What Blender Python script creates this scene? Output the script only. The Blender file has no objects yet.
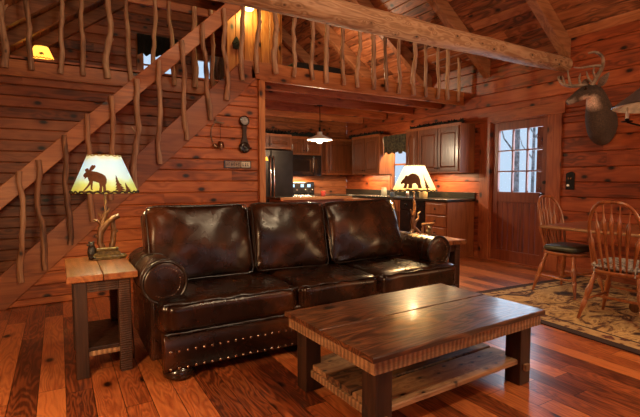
import bpy, bmesh, math, random
from mathutils import Vector, Matrix, noise
from mathutils.geometry import tessellate_polygon
R = math.radians
sc = bpy.context.scene
COL = sc.collection

# ------------------------------------------------------------------ materials
def new_mat(name):
    m = bpy.data.materials.new(name); m.use_nodes = True
    nt = m.node_tree; nt.nodes.clear()
    out = nt.nodes.new('ShaderNodeOutputMaterial')
    return m, nt, out

class NT:
    def __init__(s, nt): s.nt = nt
    def n(s, t, **k):
        nd = s.nt.nodes.new(t)
        for a, v in k.items():
            setattr(nd, a, v)
        return nd
    def l(s, a, b): s.nt.links.new(a, b)
    def math(s, op, a, b=None, c=None):
        nd = s.nt.nodes.new('ShaderNodeMath'); nd.operation = op
        for i, v in enumerate((a, b, c)):
            if v is None: continue
            if isinstance(v, (int, float)): nd.inputs[i].default_value = v
            else: s.l(v, nd.inputs[i])
        return nd.outputs[0]
    def ramp(s, fac, stops):
        nd = s.nt.nodes.new('ShaderNodeValToRGB')
        el = nd.color_ramp.elements
        while len(el) > 1: el.remove(el[-1])
        el[0].position = stops[0][0]; el[0].color = (*stops[0][1], 1)
        for p, c in stops[1:]:
            e = el.new(p); e.color = (*c, 1)
        s.l(fac, nd.inputs[0]); return nd.outputs[0]
    def mix(s, fac, a, b, mode='MIX'):
        nd = s.nt.nodes.new('ShaderNodeMix'); nd.data_type = 'RGBA'; nd.blend_type = mode
        for sock, v in ((nd.inputs[0], fac), (nd.inputs[6], a), (nd.inputs[7], b)):
            if isinstance(v, (int, float)): sock.default_value = v
            elif isinstance(v, tuple): sock.default_value = (*v, 1)
            else: s.l(v, sock)
        return nd.outputs[2]

def wood(name, dark, mid, light, axis=0, rough=.45, knots=.5, scale=1.0, tone=.5, grain=1.0, bump=.15, saw=False, sawf=10.5, sawm=.55, planks=None, coat=0.0, knot_scale=1.0, norm=None, gf=.85, bf=.74, ringf=38, ringa=.22):
    """procedural timber: rings, streaks, knots; grain runs along object axis `axis`;
    'tone' vertex attribute gives each board its own shade and grain offset."""
    dark, mid, light = [(c[0], c[1]*gf, c[2]*bf) for c in (dark, mid, light)]
    m, nt, out = new_mat(name); N = NT(nt)
    tc = N.n('ShaderNodeTexCoord'); co = tc.outputs['Object']
    at = N.n('ShaderNodeAttribute'); at.attribute_name = 'tone'
    sep = N.n('ShaderNodeSeparateColor'); N.l(at.outputs['Color'], sep.inputs[0])
    tr, tg = sep.outputs[0], sep.outputs[1]
    if planks:
        pw, pl = planks                       # plank width across x, length along y
        sx = N.n('ShaderNodeSeparateXYZ'); N.l(co, sx.inputs[0])
        ix = N.math('FLOOR', N.math('DIVIDE', sx.outputs[0], pw))
        wn = N.n('ShaderNodeTexWhiteNoise', noise_dimensions='1D'); N.l(ix, wn.inputs['W'])
        yy = N.math('ADD', N.math('DIVIDE', sx.outputs[1], pl), N.math('MULTIPLY', wn.outputs['Value'], 7.3))
        iy = N.math('FLOOR', yy)
        cmb = N.n('ShaderNodeCombineXYZ'); N.l(ix, cmb.inputs[0]); N.l(iy, cmb.inputs[1])
        wn2 = N.n('ShaderNodeTexWhiteNoise', noise_dimensions='2D'); N.l(cmb.outputs[0], wn2.inputs['Vector'])
        tr = wn2.outputs['Value']
        s2 = N.n('ShaderNodeSeparateColor'); N.l(wn2.outputs['Color'], s2.inputs[0]); tg = s2.outputs[1]
        fx = N.math('FRACT', N.math('DIVIDE', sx.outputs[0], pw)); fy = N.math('FRACT', yy)
        ex = N.math('MINIMUM', fx, N.math('SUBTRACT', 1.0, fx))
        ey = N.math('MINIMUM', fy, N.math('SUBTRACT', 1.0, fy))
        gx = N.math('MULTIPLY', ex, pw); gy = N.math('MULTIPLY', ey, pl)
        gd = N.math('MINIMUM', gx, gy)        # distance to the joint
        mr = N.n('ShaderNodeMapRange'); N.l(gd, mr.inputs[0]); mr.inputs[1].default_value = .0008; mr.inputs[2].default_value = .003
        groove = mr.outputs[0]
    off = N.n('ShaderNodeCombineXYZ')
    N.l(N.math('MULTIPLY', tg, 37.0), off.inputs[0]); N.l(N.math('MULTIPLY', tg, 61.0), off.inputs[1]); N.l(N.math('MULTIPLY', tr, 43.0), off.inputs[2])
    va = N.n('ShaderNodeVectorMath', operation='ADD'); N.l(co, va.inputs[0]); N.l(off.outputs[0], va.inputs[1])
    def mapped(al, ac):
        mp = N.n('ShaderNodeMapping'); v = [ac*scale]*3; v[axis] = al*scale
        mp.inputs['Scale'].default_value = v; N.l(va.outputs[0], mp.inputs['Vector']); return mp.outputs[0]
    # knots
    kmp = N.n('ShaderNodeMapping'); kv = [5.6*knot_scale*scale]*3; kv[axis] = 3.3*knot_scale*scale
    kmp.inputs['Scale'].default_value = kv; N.l(va.outputs[0], kmp.inputs['Vector'])
    vo = N.n('ShaderNodeTexVoronoi'); kvec = kmp.outputs[0]
    if norm is not None:                      # knots drawn on the face of the board
        ks = N.n('ShaderNodeSeparateXYZ'); N.l(kvec, ks.inputs[0]); kc = N.n('ShaderNodeCombineXYZ')
        for i, j in enumerate([q for q in range(3) if q != norm]): N.l(ks.outputs[j], kc.inputs[i])
        vo.voronoi_dimensions = '2D'; kvec = kc.outputs[0]
    N.l(kvec, vo.inputs['Vector']); vo.inputs['Scale'].default_value = 1
    kd = vo.outputs['Distance']
    # cathedral rings
    n1 = N.n('ShaderNodeTexNoise'); N.l(mapped(.9, 7.0), n1.inputs['Vector'])
    n1.inputs['Scale'].default_value = 1; n1.inputs['Detail'].default_value = 2.5; n1.inputs['Distortion'].default_value = .4
    kpull = N.math('MULTIPLY', N.math('POWER', 2.718, N.math('MULTIPLY', kd, -5.0)), .28*min(1, knots*2))
    rr = N.math('ADD', n1.outputs[0], kpull)
    rings = N.math('ADD', N.math('MULTIPLY', N.math('SINE', N.math('MULTIPLY', rr, ringf)), .5), .5)
    n2 = N.n('ShaderNodeTexNoise'); N.l(mapped(2.5, 95.0), n2.inputs['Vector']); n2.inputs['Scale'].default_value = 1; n2.inputs['Detail'].default_value = 3
    n3 = N.n('ShaderNodeTexNoise'); N.l(mapped(.8, 2.5), n3.inputs['Vector']); n3.inputs['Scale'].default_value = 1; n3.inputs['Detail'].default_value = 3
    g = N.math('ADD', N.math('MULTIPLY', rings, ringa*grain), N.math('MULTIPLY', n2.outputs[0], .40*grain))
    g = N.math('ADD', g, N.math('MULTIPLY', n3.outputs[0], .55))
    g = N.math('ADD', g, N.math('MULTIPLY', N.math('SUBTRACT', tr, .5), tone))
    g = N.math('SUBTRACT', g, .06 + .2*(grain-1))
    col = N.ramp(g, [(.20, dark), (.5, mid), (.82, light)])
    if knots > 0:
        mr = N.n('ShaderNodeMapRange'); N.l(kd, mr.inputs[0]); mr.inputs[1].default_value = .07; mr.inputs[2].default_value = .17
        sepc = N.n('ShaderNodeSeparateColor'); N.l(vo.outputs['Color'], sepc.inputs[0])
        on = N.math('LESS_THAN', sepc.outputs[0], knots)
        kf = N.math('MULTIPLY', N.math('SUBTRACT', 1.0, mr.outputs[0]), on)
        hr = N.n('ShaderNodeMapRange'); N.l(kd, hr.inputs[0]); hr.inputs[1].default_value = .12; hr.inputs[2].default_value = .42; hr.inputs[3].default_value = .55; hr.inputs[4].default_value = 0
        col = N.mix(N.math('MULTIPLY', hr.outputs[0], on), col, (mid[0]*.5, mid[1]*.38, mid[2]*.3))
        col = N.mix(kf, col, (dark[0]*.12, dark[1]*.12, dark[2]*.12))
    if saw:
        # circular-saw kerf marks across the grain
        wv = N.n('ShaderNodeTexWave', wave_type='BANDS', bands_direction='XYZ'[axis]); N.l(co, wv.inputs['Vector'])
        wv.inputs['Scale'].default_value = sawf; wv.inputs['Distortion'].default_value = 3.0; wv.inputs['Detail'].default_value = 2
        col = N.mix(N.math('MULTIPLY', wv.outputs['Fac'], sawm), col, (dark[0]*.7, dark[1]*.7, dark[2]*.7))
    hgt = g
    if planks:
        col = N.mix(groove, (dark[0]*.15, dark[1]*.15, dark[2]*.15), col)
        hgt = N.math('MULTIPLY', g, groove)
    bs = N.n('ShaderNodeBsdfPrincipled'); N.l(col, bs.inputs['Base Color'])
    rg = N.math('ADD', N.math('MULTIPLY', n2.outputs[0], .15), rough-.07); N.l(rg, bs.inputs['Roughness'])
    bs.inputs['Coat Weight'].default_value = coat; bs.inputs['Coat Roughness'].default_value = .18
    if saw: hgt = N.math('ADD', g, N.math('MULTIPLY', wv.outputs['Fac'], -.8))
    bp = N.n('ShaderNodeBump'); bp.inputs['Strength'].default_value = bump; bp.inputs['Distance'].default_value = .01
    N.l(hgt, bp.inputs['Height']); N.l(bp.outputs[0], bs.inputs['Normal'])
    N.l(bs.outputs[0], out.inputs[0])
    return m

def plain(name, col, rough=.5, metal=0, var=.12, vscale=20, bump=0, bscale=60, coat=0, emit=None, estr=0):
    m, nt, out = new_mat(name); N = NT(nt)
    tc = N.n('ShaderNodeTexCoord')
    nz = N.n('ShaderNodeTexNoise'); N.l(tc.outputs['Object'], nz.inputs['Vector']); nz.inputs['Scale'].default_value = vscale; nz.inputs['Detail'].default_value = 4
    d = tuple(max(0, c*(1-var*2)) for c in col); l = tuple(min(1, c*(1+var*2)) for c in col)
    c = N.ramp(nz.outputs[0], [(.3, d), (.7, l)])
    bs = N.n('ShaderNodeBsdfPrincipled'); N.l(c, bs.inputs['Base Color'])
    bs.inputs['Roughness'].default_value = rough; bs.inputs['Metallic'].default_value = metal; bs.inputs['Coat Weight'].default_value = coat
    if emit: bs.inputs['Emission Color'].default_value = (*emit, 1); bs.inputs['Emission Strength'].default_value = estr
    if bump:
        n2 = N.n('ShaderNodeTexNoise'); N.l(tc.outputs['Object'], n2.inputs['Vector']); n2.inputs['Scale'].default_value = bscale; n2.inputs['Detail'].default_value = 4
        bp = N.n('ShaderNodeBump'); bp.inputs['Strength'].default_value = bump; bp.inputs['Distance'].default_value = .01
        N.l(n2.outputs[0], bp.inputs['Height']); N.l(bp.outputs[0], bs.inputs['Normal'])
    N.l(bs.outputs[0], out.inputs[0]); return m

def leather(name):
    m, nt, out = new_mat(name); N = NT(nt)
    tc = N.n('ShaderNodeTexCoord'); co = tc.outputs['Object']
    nz = N.n('ShaderNodeTexNoise'); N.l(co, nz.inputs['Vector']); nz.inputs['Scale'].default_value = 3.2; nz.inputs['Detail'].default_value = 6; nz.inputs['Roughness'].default_value = .6
    c = N.ramp(nz.outputs[0], [(.34, (.004, .0019, .0012)), (.53, (.021, .0074, .0034)), (.75, (.10, .030, .010))])
    vo = N.n('ShaderNodeTexVoronoi'); N.l(co, vo.inputs['Vector']); vo.inputs['Scale'].default_value = 260
    n2 = N.n('ShaderNodeTexNoise'); N.l(co, n2.inputs['Vector']); n2.inputs['Scale'].default_value = 6; n2.inputs['Detail'].default_value = 3; n2.inputs['Distortion'].default_value = .8
    h = N.math('ADD', N.math('MULTIPLY', vo.outputs['Distance'], .06), N.math('MULTIPLY', n2.outputs[0], .5))
    bp = N.n('ShaderNodeBump'); bp.inputs['Strength'].default_value = .16; bp.inputs['Distance'].default_value = .02
    N.l(h, bp.inputs['Height'])
    bs = N.n('ShaderNodeBsdfPrincipled'); N.l(c, bs.inputs['Base Color']); N.l(bp.outputs[0], bs.inputs['Normal'])
    rg = N.math('ADD', N.math('MULTIPLY', n2.outputs[0], .22), .17); N.l(rg, bs.inputs['Roughness'])
    bs.inputs['Specular IOR Level'].default_value = .46
    bs.inputs['Specular Tint'].default_value = (1, .9, .82, 1)
    N.l(bs.outputs[0], out.inputs[0]); return m

def shade_mat(name, stops, zmin, zmax, estr, tl_=.12):
    """painted paper lampshade, lit from inside by its bulb"""
    m, nt, out = new_mat(name); N = NT(nt)
    tc = N.n('ShaderNodeTexCoord'); sx = N.n('ShaderNodeSeparateXYZ'); N.l(tc.outputs['Object'], sx.inputs[0])
    nz = N.n('ShaderNodeTexNoise'); N.l(tc.outputs['Object'], nz.inputs['Vector']); nz.inputs['Scale'].default_value = 14; nz.inputs['Detail'].default_value = 3
    z = N.math('DIVIDE', N.math('SUBTRACT', sx.outputs[2], zmin), zmax-zmin)
    z = N.math('ADD', z, N.math('MULTIPLY', N.math('SUBTRACT', nz.outputs[0], .5), .3))
    c = N.ramp(z, stops)
    df = N.n('ShaderNodeBsdfDiffuse'); N.l(c, df.inputs[0])
    tl = N.n('ShaderNodeBsdfTranslucent'); N.l(c, tl.inputs[0])
    mx = N.n('ShaderNodeMixShader'); mx.inputs[0].default_value = tl_; N.l(df.outputs[0], mx.inputs[1]); N.l(tl.outputs[0], mx.inputs[2])
    em = N.n('ShaderNodeEmission'); N.l(c, em.inputs[0]); em.inputs[1].default_value = estr
    ad = N.n('ShaderNodeAddShader'); N.l(mx.outputs[0], ad.inputs[0]); N.l(em.outputs[0], ad.inputs[1])
    N.l(ad.outputs[0], out.inputs[0]); return m

def glass_mat(name, tint=(.9, .95, 1)):
    m, nt, out = new_mat(name); N = NT(nt)
    tr = N.n('ShaderNodeBsdfTransparent'); tr.inputs[0].default_value = (*tint, 1)
    gl = N.n('ShaderNodeBsdfGlossy'); gl.inputs['Roughness'].default_value = .03
    lw = N.n('ShaderNodeLayerWeight'); lw.inputs['Blend'].default_value = .5
    fac = N.math('ADD', .03, N.math('MULTIPLY', N.math('POWER', lw.outputs['Facing'], 5.0), .5))
    mx = N.n('ShaderNodeMixShader'); N.l(fac, mx.inputs[0]); N.l(tr.outputs[0], mx.inputs[1]); N.l(gl.outputs[0], mx.inputs[2])
    N.l(mx.outputs[0], out.inputs[0]); return m

def emit_mat(name, col, s):
    m, nt, out = new_mat(name); N = NT(nt)
    e = N.n('ShaderNodeEmission'); e.inputs[0].default_value = (*col, 1); e.inputs[1].default_value = s
    N.l(e.outputs[0], out.inputs[0]); return m

def rug_mat(name):
    m, nt, out = new_mat(name); N = NT(nt)
    tc = N.n('ShaderNodeTexCoord'); co = tc.outputs['Object']
    sx = N.n('ShaderNodeSeparateXYZ'); N.l(co, sx.inputs[0])
    mp = N.n('ShaderNodeMapping'); mp.inputs['Scale'].default_value = (2.0, 3.6, 1); N.l(co, mp.inputs['Vector'])
    n1 = N.n('ShaderNodeTexNoise'); N.l(mp.outputs[0], n1.inputs['Vector']); n1.inputs['Scale'].default_value = 1.5; n1.inputs['Detail'].default_value = 6; n1.inputs['Roughness'].default_value = .65; n1.inputs['Distortion'].default_value = 1.2
    c = N.ramp(n1.outputs[0], [(.36, (.025, .010, .006)), (.44, (.12, .045, .02)), (.49, (.42, .24, .085)), (.56, (.60, .38, .15)), (.60, (.20, .08, .03)), (.65, (.62, .44, .21)), (.78, (.34, .18, .07))])
    # borders: distance to the nearest edge (half size 1.1 x 1.55)
    dx = N.math('SUBTRACT', 1.1, N.math('ABSOLUTE', sx.outputs[0])); dy = N.math('SUBTRACT', 1.55, N.math('ABSOLUTE', sx.outputs[1]))
    d = N.math('MINIMUM', dx, dy)
    n2 = N.n('ShaderNodeTexNoise'); N.l(co, n2.inputs['Vector']); n2.inputs['Scale'].default_value = 14; n2.inputs['Detail'].default_value = 3
    border = N.ramp(n2.outputs[0], [(.40, (.10, .025, .016)), (.48, (.42, .25, .10)), (.7, (.52, .34, .15))])
    c = N.mix(N.math('LESS_THAN', d, .235), c, (.05, .018, .012))
    c = N.mix(N.math('LESS_THAN', d, .21), c, border)
    c = N.mix(N.math('LESS_THAN', d, .085), c, (.035, .012, .010))
    fz = N.n('ShaderNodeTexNoise'); N.l(co, fz.inputs['Vector']); fz.inputs['Scale'].default_value = 350
    bp = N.n('ShaderNodeBump'); bp.inputs['Strength'].default_value = .4; bp.inputs['Distance'].default_value = .004; N.l(fz.outputs[0], bp.inputs['Height'])
    bs = N.n('ShaderNodeBsdfPrincipled'); N.l(c, bs.inputs['Base Color']); bs.inputs['Roughness'].default_value = .95; N.l(bp.outputs[0], bs.inputs['Normal'])
    N.l(bs.outputs[0], out.inputs[0]); return m

def attr_mat(name, rough=.8, bump=.5, bscale=120, fine=.35):
    m, nt, out = new_mat(name); N = NT(nt)
    at = N.n('ShaderNodeAttribute'); at.attribute_name = 'paint'
    tc = N.n('ShaderNodeTexCoord')
    nz = N.n('ShaderNodeTexNoise'); N.l(tc.outputs['Object'], nz.inputs['Vector']); nz.inputs['Scale'].default_value = bscale; nz.inputs['Detail'].default_value = 4
    c = N.mix(fine, at.outputs['Color'], N.ramp(nz.outputs[0], [(.3, (.25, .25, .25)), (.7, (1.5, 1.5, 1.5))]), 'MULTIPLY')
    bs = N.n('ShaderNodeBsdfPrincipled'); N.l(c, bs.inputs['Base Color']); bs.inputs['Roughness'].default_value = rough
    bp = N.n('ShaderNodeBump'); bp.inputs['Strength'].default_value = bump; bp.inputs['Distance'].default_value = .01; N.l(nz.outputs[0], bp.inputs['Height']); N.l(bp.outputs[0], bs.inputs['Normal'])
    N.l(bs.outputs[0], out.inputs[0]); return m

M = {}
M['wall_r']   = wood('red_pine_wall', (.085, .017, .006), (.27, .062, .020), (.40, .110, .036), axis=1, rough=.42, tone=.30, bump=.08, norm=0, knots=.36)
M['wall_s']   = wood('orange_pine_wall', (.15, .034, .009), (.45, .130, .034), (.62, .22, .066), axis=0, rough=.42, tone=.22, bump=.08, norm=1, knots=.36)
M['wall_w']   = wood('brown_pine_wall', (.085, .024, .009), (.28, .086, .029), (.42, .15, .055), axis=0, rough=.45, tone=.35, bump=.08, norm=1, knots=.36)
M['wall_v']   = wood('upright_pine_boards', (.14, .04, .012), (.36, .13, .04), (.52, .24, .085), axis=2, rough=.45, knots=.25, tone=.3, bump=.08, norm=1)
M['ceil']     = wood('ceiling_boards', (.065, .022, .009), (.30, .105, .042), (.48, .20, .09), axis=1, rough=.5, tone=.45, bump=.08, norm=2, knots=.4)
M['rafter']   = wood('rafter_timber', (.07, .025, .011), (.24, .095, .04), (.36, .17, .08), axis=0, rough=.5, knots=.2, tone=.1)
M['joist']    = wood('joist_timber', (.11, .032, .012), (.37, .115, .040), (.50, .19, .07), axis=0, rough=.5, knots=.35, tone=.1, norm=1)
M['fascia']   = wood('fascia_timber', (.13, .040, .013), (.40, .145, .042), (.54, .23, .08), axis=0, rough=.42, tone=.1, norm=1, knots=.22)
M['stringer'] = wood('stair_string_timber', (.08, .022, .008), (.26, .080, .026), (.38, .14, .05), axis=0, rough=.42, tone=.1, norm=1, knots=.15)
M['post']     = wood('post_timber', (.20, .06, .016), (.52, .20, .055), (.66, .32, .11), axis=2, rough=.42, tone=.1, norm=1, knots=.15)
M['trim_r']   = wood('casing_timber', (.09, .020, .008), (.26, .070, .024), (.36, .115, .042), axis=2, rough=.42, tone=.1, norm=0, knots=.3)
M['trim_h']   = wood('casing_timber_level', (.09, .020, .008), (.26, .070, .024), (.36, .115, .042), axis=1, rough=.42, tone=.1, norm=0, knots=.3)
M['door']     = wood('door_timber', (.055, .012, .006), (.155, .034, .014), (.22, .060, .024), axis=2, rough=.4, knots=.0, tone=.1)
M['floor']    = wood('plank_floor', (.080, .020, .007), (.34, .096, .030), (.58, .21, .065), axis=1, rough=.34, bump=.08, planks=(.135, 1.6), coat=.15, norm=2, knots=.12, ringf=120, ringa=.17, tone=.55, grain=1.2)
M['log']      = wood('peeled_log', (.08, .032, .014), (.30, .145, .065), (.48, .28, .15), axis=0, rough=.6, tone=.1, bump=.6, grain=1.2, knots=.5, knot_scale=2.5, ringf=60, gf=1, bf=1.05)
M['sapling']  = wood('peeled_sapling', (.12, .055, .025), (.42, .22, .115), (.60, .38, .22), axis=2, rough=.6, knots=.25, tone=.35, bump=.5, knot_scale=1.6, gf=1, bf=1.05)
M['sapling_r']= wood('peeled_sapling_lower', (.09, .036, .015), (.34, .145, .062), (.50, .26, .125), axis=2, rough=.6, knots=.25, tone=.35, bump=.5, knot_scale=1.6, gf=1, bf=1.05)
M['barn_top'] = wood('barnwood_top', (.012, .004, .002), (.050, .017, .0065), (.18, .072, .028), axis=0, tone=.35, grain=1.3, bump=.3, coat=.4, rough=.42, norm=2, ringf=90, ringa=.25, knots=.12)
M['barn_saw'] = wood('barnwood_sawn', (.06, .024, .009), (.28, .135, .053), (.46, .25, .11), axis=0, rough=.6, knots=.1, tone=.2, bump=.5, saw=True, gf=1, bf=1.05)
M['barn_saw_y'] = wood('barnwood_sawn_side', (.06, .024, .009), (.28, .135, .053), (.46, .25, .11), axis=1, rough=.6, knots=.1, tone=.2, bump=.5, saw=True, gf=1, bf=1.05)
M['barn_shelf'] = wood('barnwood_shelf', (.045, .018, .008), (.23, .105, .042), (.44, .24, .105), axis=0, rough=.5, bump=.3, knot_scale=3, norm=2, knots=.45, tone=.6, gf=1, bf=1.05)
M['barn_leg'] = wood('barnwood_leg', (.006, .003, .002), (.024, .010, .005), (.055, .025, .012), axis=2, rough=.5, knots=.2, tone=.2, bump=.3)
M['barn_leg_saw'] = wood('barnwood_leg_sawn', (.014, .006, .003), (.052, .021, .009), (.12, .054, .022), axis=2, rough=.6, knots=.1, tone=.2, bump=.4, saw=True, sawf=22, sawm=.4)
M['et_top']   = wood('end_table_top', (.07, .022, .007), (.28, .105, .032), (.44, .20, .07), axis=1, rough=.42, knots=.2, tone=.2, bump=.3, saw=True, sawf=22, sawm=.4)
M['chair']    = wood('oak_chair', (.07, .022, .007), (.27, .088, .027), (.42, .17, .06), axis=2, rough=.3, knots=.0, tone=.1, coat=.4)
M['chair_seat'] = wood('oak_chair_seat', (.07, .022, .007), (.25, .082, .026), (.38, .15, .055), axis=1, rough=.3, knots=.0, tone=.1, coat=.4)
M['table']    = wood('live_edge_slab', (.05, .018, .008), (.20, .070, .027), (.32, .13, .055), axis=1, rough=.3, knots=.25, tone=.1, coat=.3)
M['bark']     = wood('slab_bark_edge', (.10, .045, .02), (.34, .20, .10), (.50, .33, .18), axis=1, rough=.8, knots=.3, tone=.1, bump=.8)
M['cab']      = wood('cabinet_oak', (.035, .010, .004), (.115, .034, .011), (.175, .060, .021), axis=2, rough=.33, knots=.0, tone=.15, coat=.35)
M['cab_end']  = wood('cabinet_side', (.07, .022, .008), (.22, .070, .023), (.30, .11, .040), axis=2, rough=.36, knots=.0, tone=.15, coat=.2)
M['branch']   = wood('lamp_branch', (.018, .008, .003), (.09, .040, .014), (.22, .11, .04), axis=2, rough=.4, knots=.3, tone=.2, bump=.5, knot_scale=3)
M['leather']  = leather('brown_leather')
M['leather_dk'] = plain('dark_leather_piping', (.012, .006, .004), .35, var=.2)
M['brass']    = plain('antique_brass', (.36, .27, .19), .25, 1, var=.2, vscale=40)
M['black']    = plain('black_lacquer', (.008, .006, .006), .25, coat=.4)
M['bun']      = plain('dark_stained_wood', (.014, .007, .004), .25, coat=.5)
M['iron']     = plain('black_iron', (.012, .010, .010), .55, .6, bump=.2)
M['steel']    = plain('brushed_steel', (.035, .026, .021), .34, .9, var=.08, vscale=6)
M['steel_lt'] = plain('polished_steel', (.75, .68, .6), .2, 1)
M['appl']     = plain('black_appliance', (.006, .006, .007), .18, coat=.5)
M['counter']  = plain('dark_laminate', (.020, .018, .014), .25, var=.35, vscale=120, coat=.3)
M['counter_edge'] = wood('counter_wood_edge', (.15, .06, .02), (.42, .20, .07), (.55, .30, .12), axis=0, knots=0, tone=.1)
M['white']    = plain('white_enamel', (.82, .80, .74), .35)
M['cream']    = plain('cream_plastic', (.6, .52, .38), .4)
M['ceramic']  = plain('tan_stoneware', (.55, .36, .16), .35, var=.1)
M['redjar']   = plain('red_candle_jar', (.45, .05, .03), .15, coat=.5)
M['vinyl']    = plain('green_black_vinyl', (.030, .030, .018), .35, var=.25, vscale=6, bump=.15, bscale=14)
M['fabric']   = plain('speckled_fabric', (.30, .28, .25), .9, var=.5, vscale=60)
M['valance']  = plain('patterned_valance', (.045, .034, .016), .95, var=.48, vscale=26, bump=.4)
M['garland']  = plain('dark_garland', (.006, .006, .004), .9, var=.4, vscale=30)
M['shade_m']  = shade_mat('moose_lampshade_paint', [(.0, (.62, .60, .10)), (.22, (.62, .74, .28)), (.42, (.66, .86, .88)), (.8, (.62, .85, 1.0)), (1, (.78, .80, .55))], 0, .262, .20)
M['shade_b']  = shade_mat('bear_lampshade_paint', [(.0, (1.0, .62, .16)), (.3, (1.0, .82, .45)), (1, (1.0, .92, .70))], 0, .26, .7)
M['shade_l']  = shade_mat('loft_lampshade_paint', [(.0, (1.0, .50, .06)), (1, (1.0, .62, .10))], 0, .2, 1.0)
M['silh']     = plain('brown_silhouette_ink', (.13, .048, .016), .8, var=.15)
M['lace_y']   = plain('tan_lacing', (.40, .30, .06), .7)
M['lace_d']   = plain('dark_lacing', (.035, .022, .010), .7, var=.3)
M['bulb']     = emit_mat('lit_bulb', (1, .86, .6), 12)
M['diffuser'] = emit_mat('lit_pendant_glass', (1, .93, .80), 4)
M['cone']     = plain('pewter_cone_shade', (.10, .085, .085), .45, .5)
M['cone_in']  = plain('pale_shade_lining', (.62, .55, .45), .5)
M['glass']    = glass_mat('window_glass')
M['rug']      = rug_mat('lodge_rug')
M['fur']      = attr_mat('deer_fur', .9, .8, 75, .6)
M['antler']   = plain('antler_bone', (.20, .13, .085), .5, var=.3, vscale=14, bump=.3)
M['eye']      = plain('black_glass_eye', (.004, .003, .003), .08, coat=1)
M['figure']   = plain('painted_resin_bear', (.025, .018, .012), .4, var=.3)
M['resin']    = plain('gold_green_resin', (.13, .085, .022), .35, var=.35, vscale=50)
M['display']  = emit_mat('lit_display', (.45, .72, 1.0), 1.3)
M['dial']     = plain('clock_dial_paint', (.42, .43, .42), .4)
M['tile']     = plain('pale_plaque', (.40, .27, .19), .6, var=.2, vscale=90)
M['curtain']  = plain('pale_blue_curtain', (.55, .62, .74), .9)
M['snow']     = plain('snowy_ground', (.75, .8, .9), .9)
M['trunk']    = plain('bare_tree_bark', (.30, .27, .27), .9, var=.3, vscale=9)
M['bench']    = plain('black_bench_fabric', (.010, .009, .009), .8)
M['cord']     = plain('brown_cord', (.02, .012, .008), .5)
M['dish']     = plain('soap_blue', (.06, .09, .14), .3)

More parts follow.
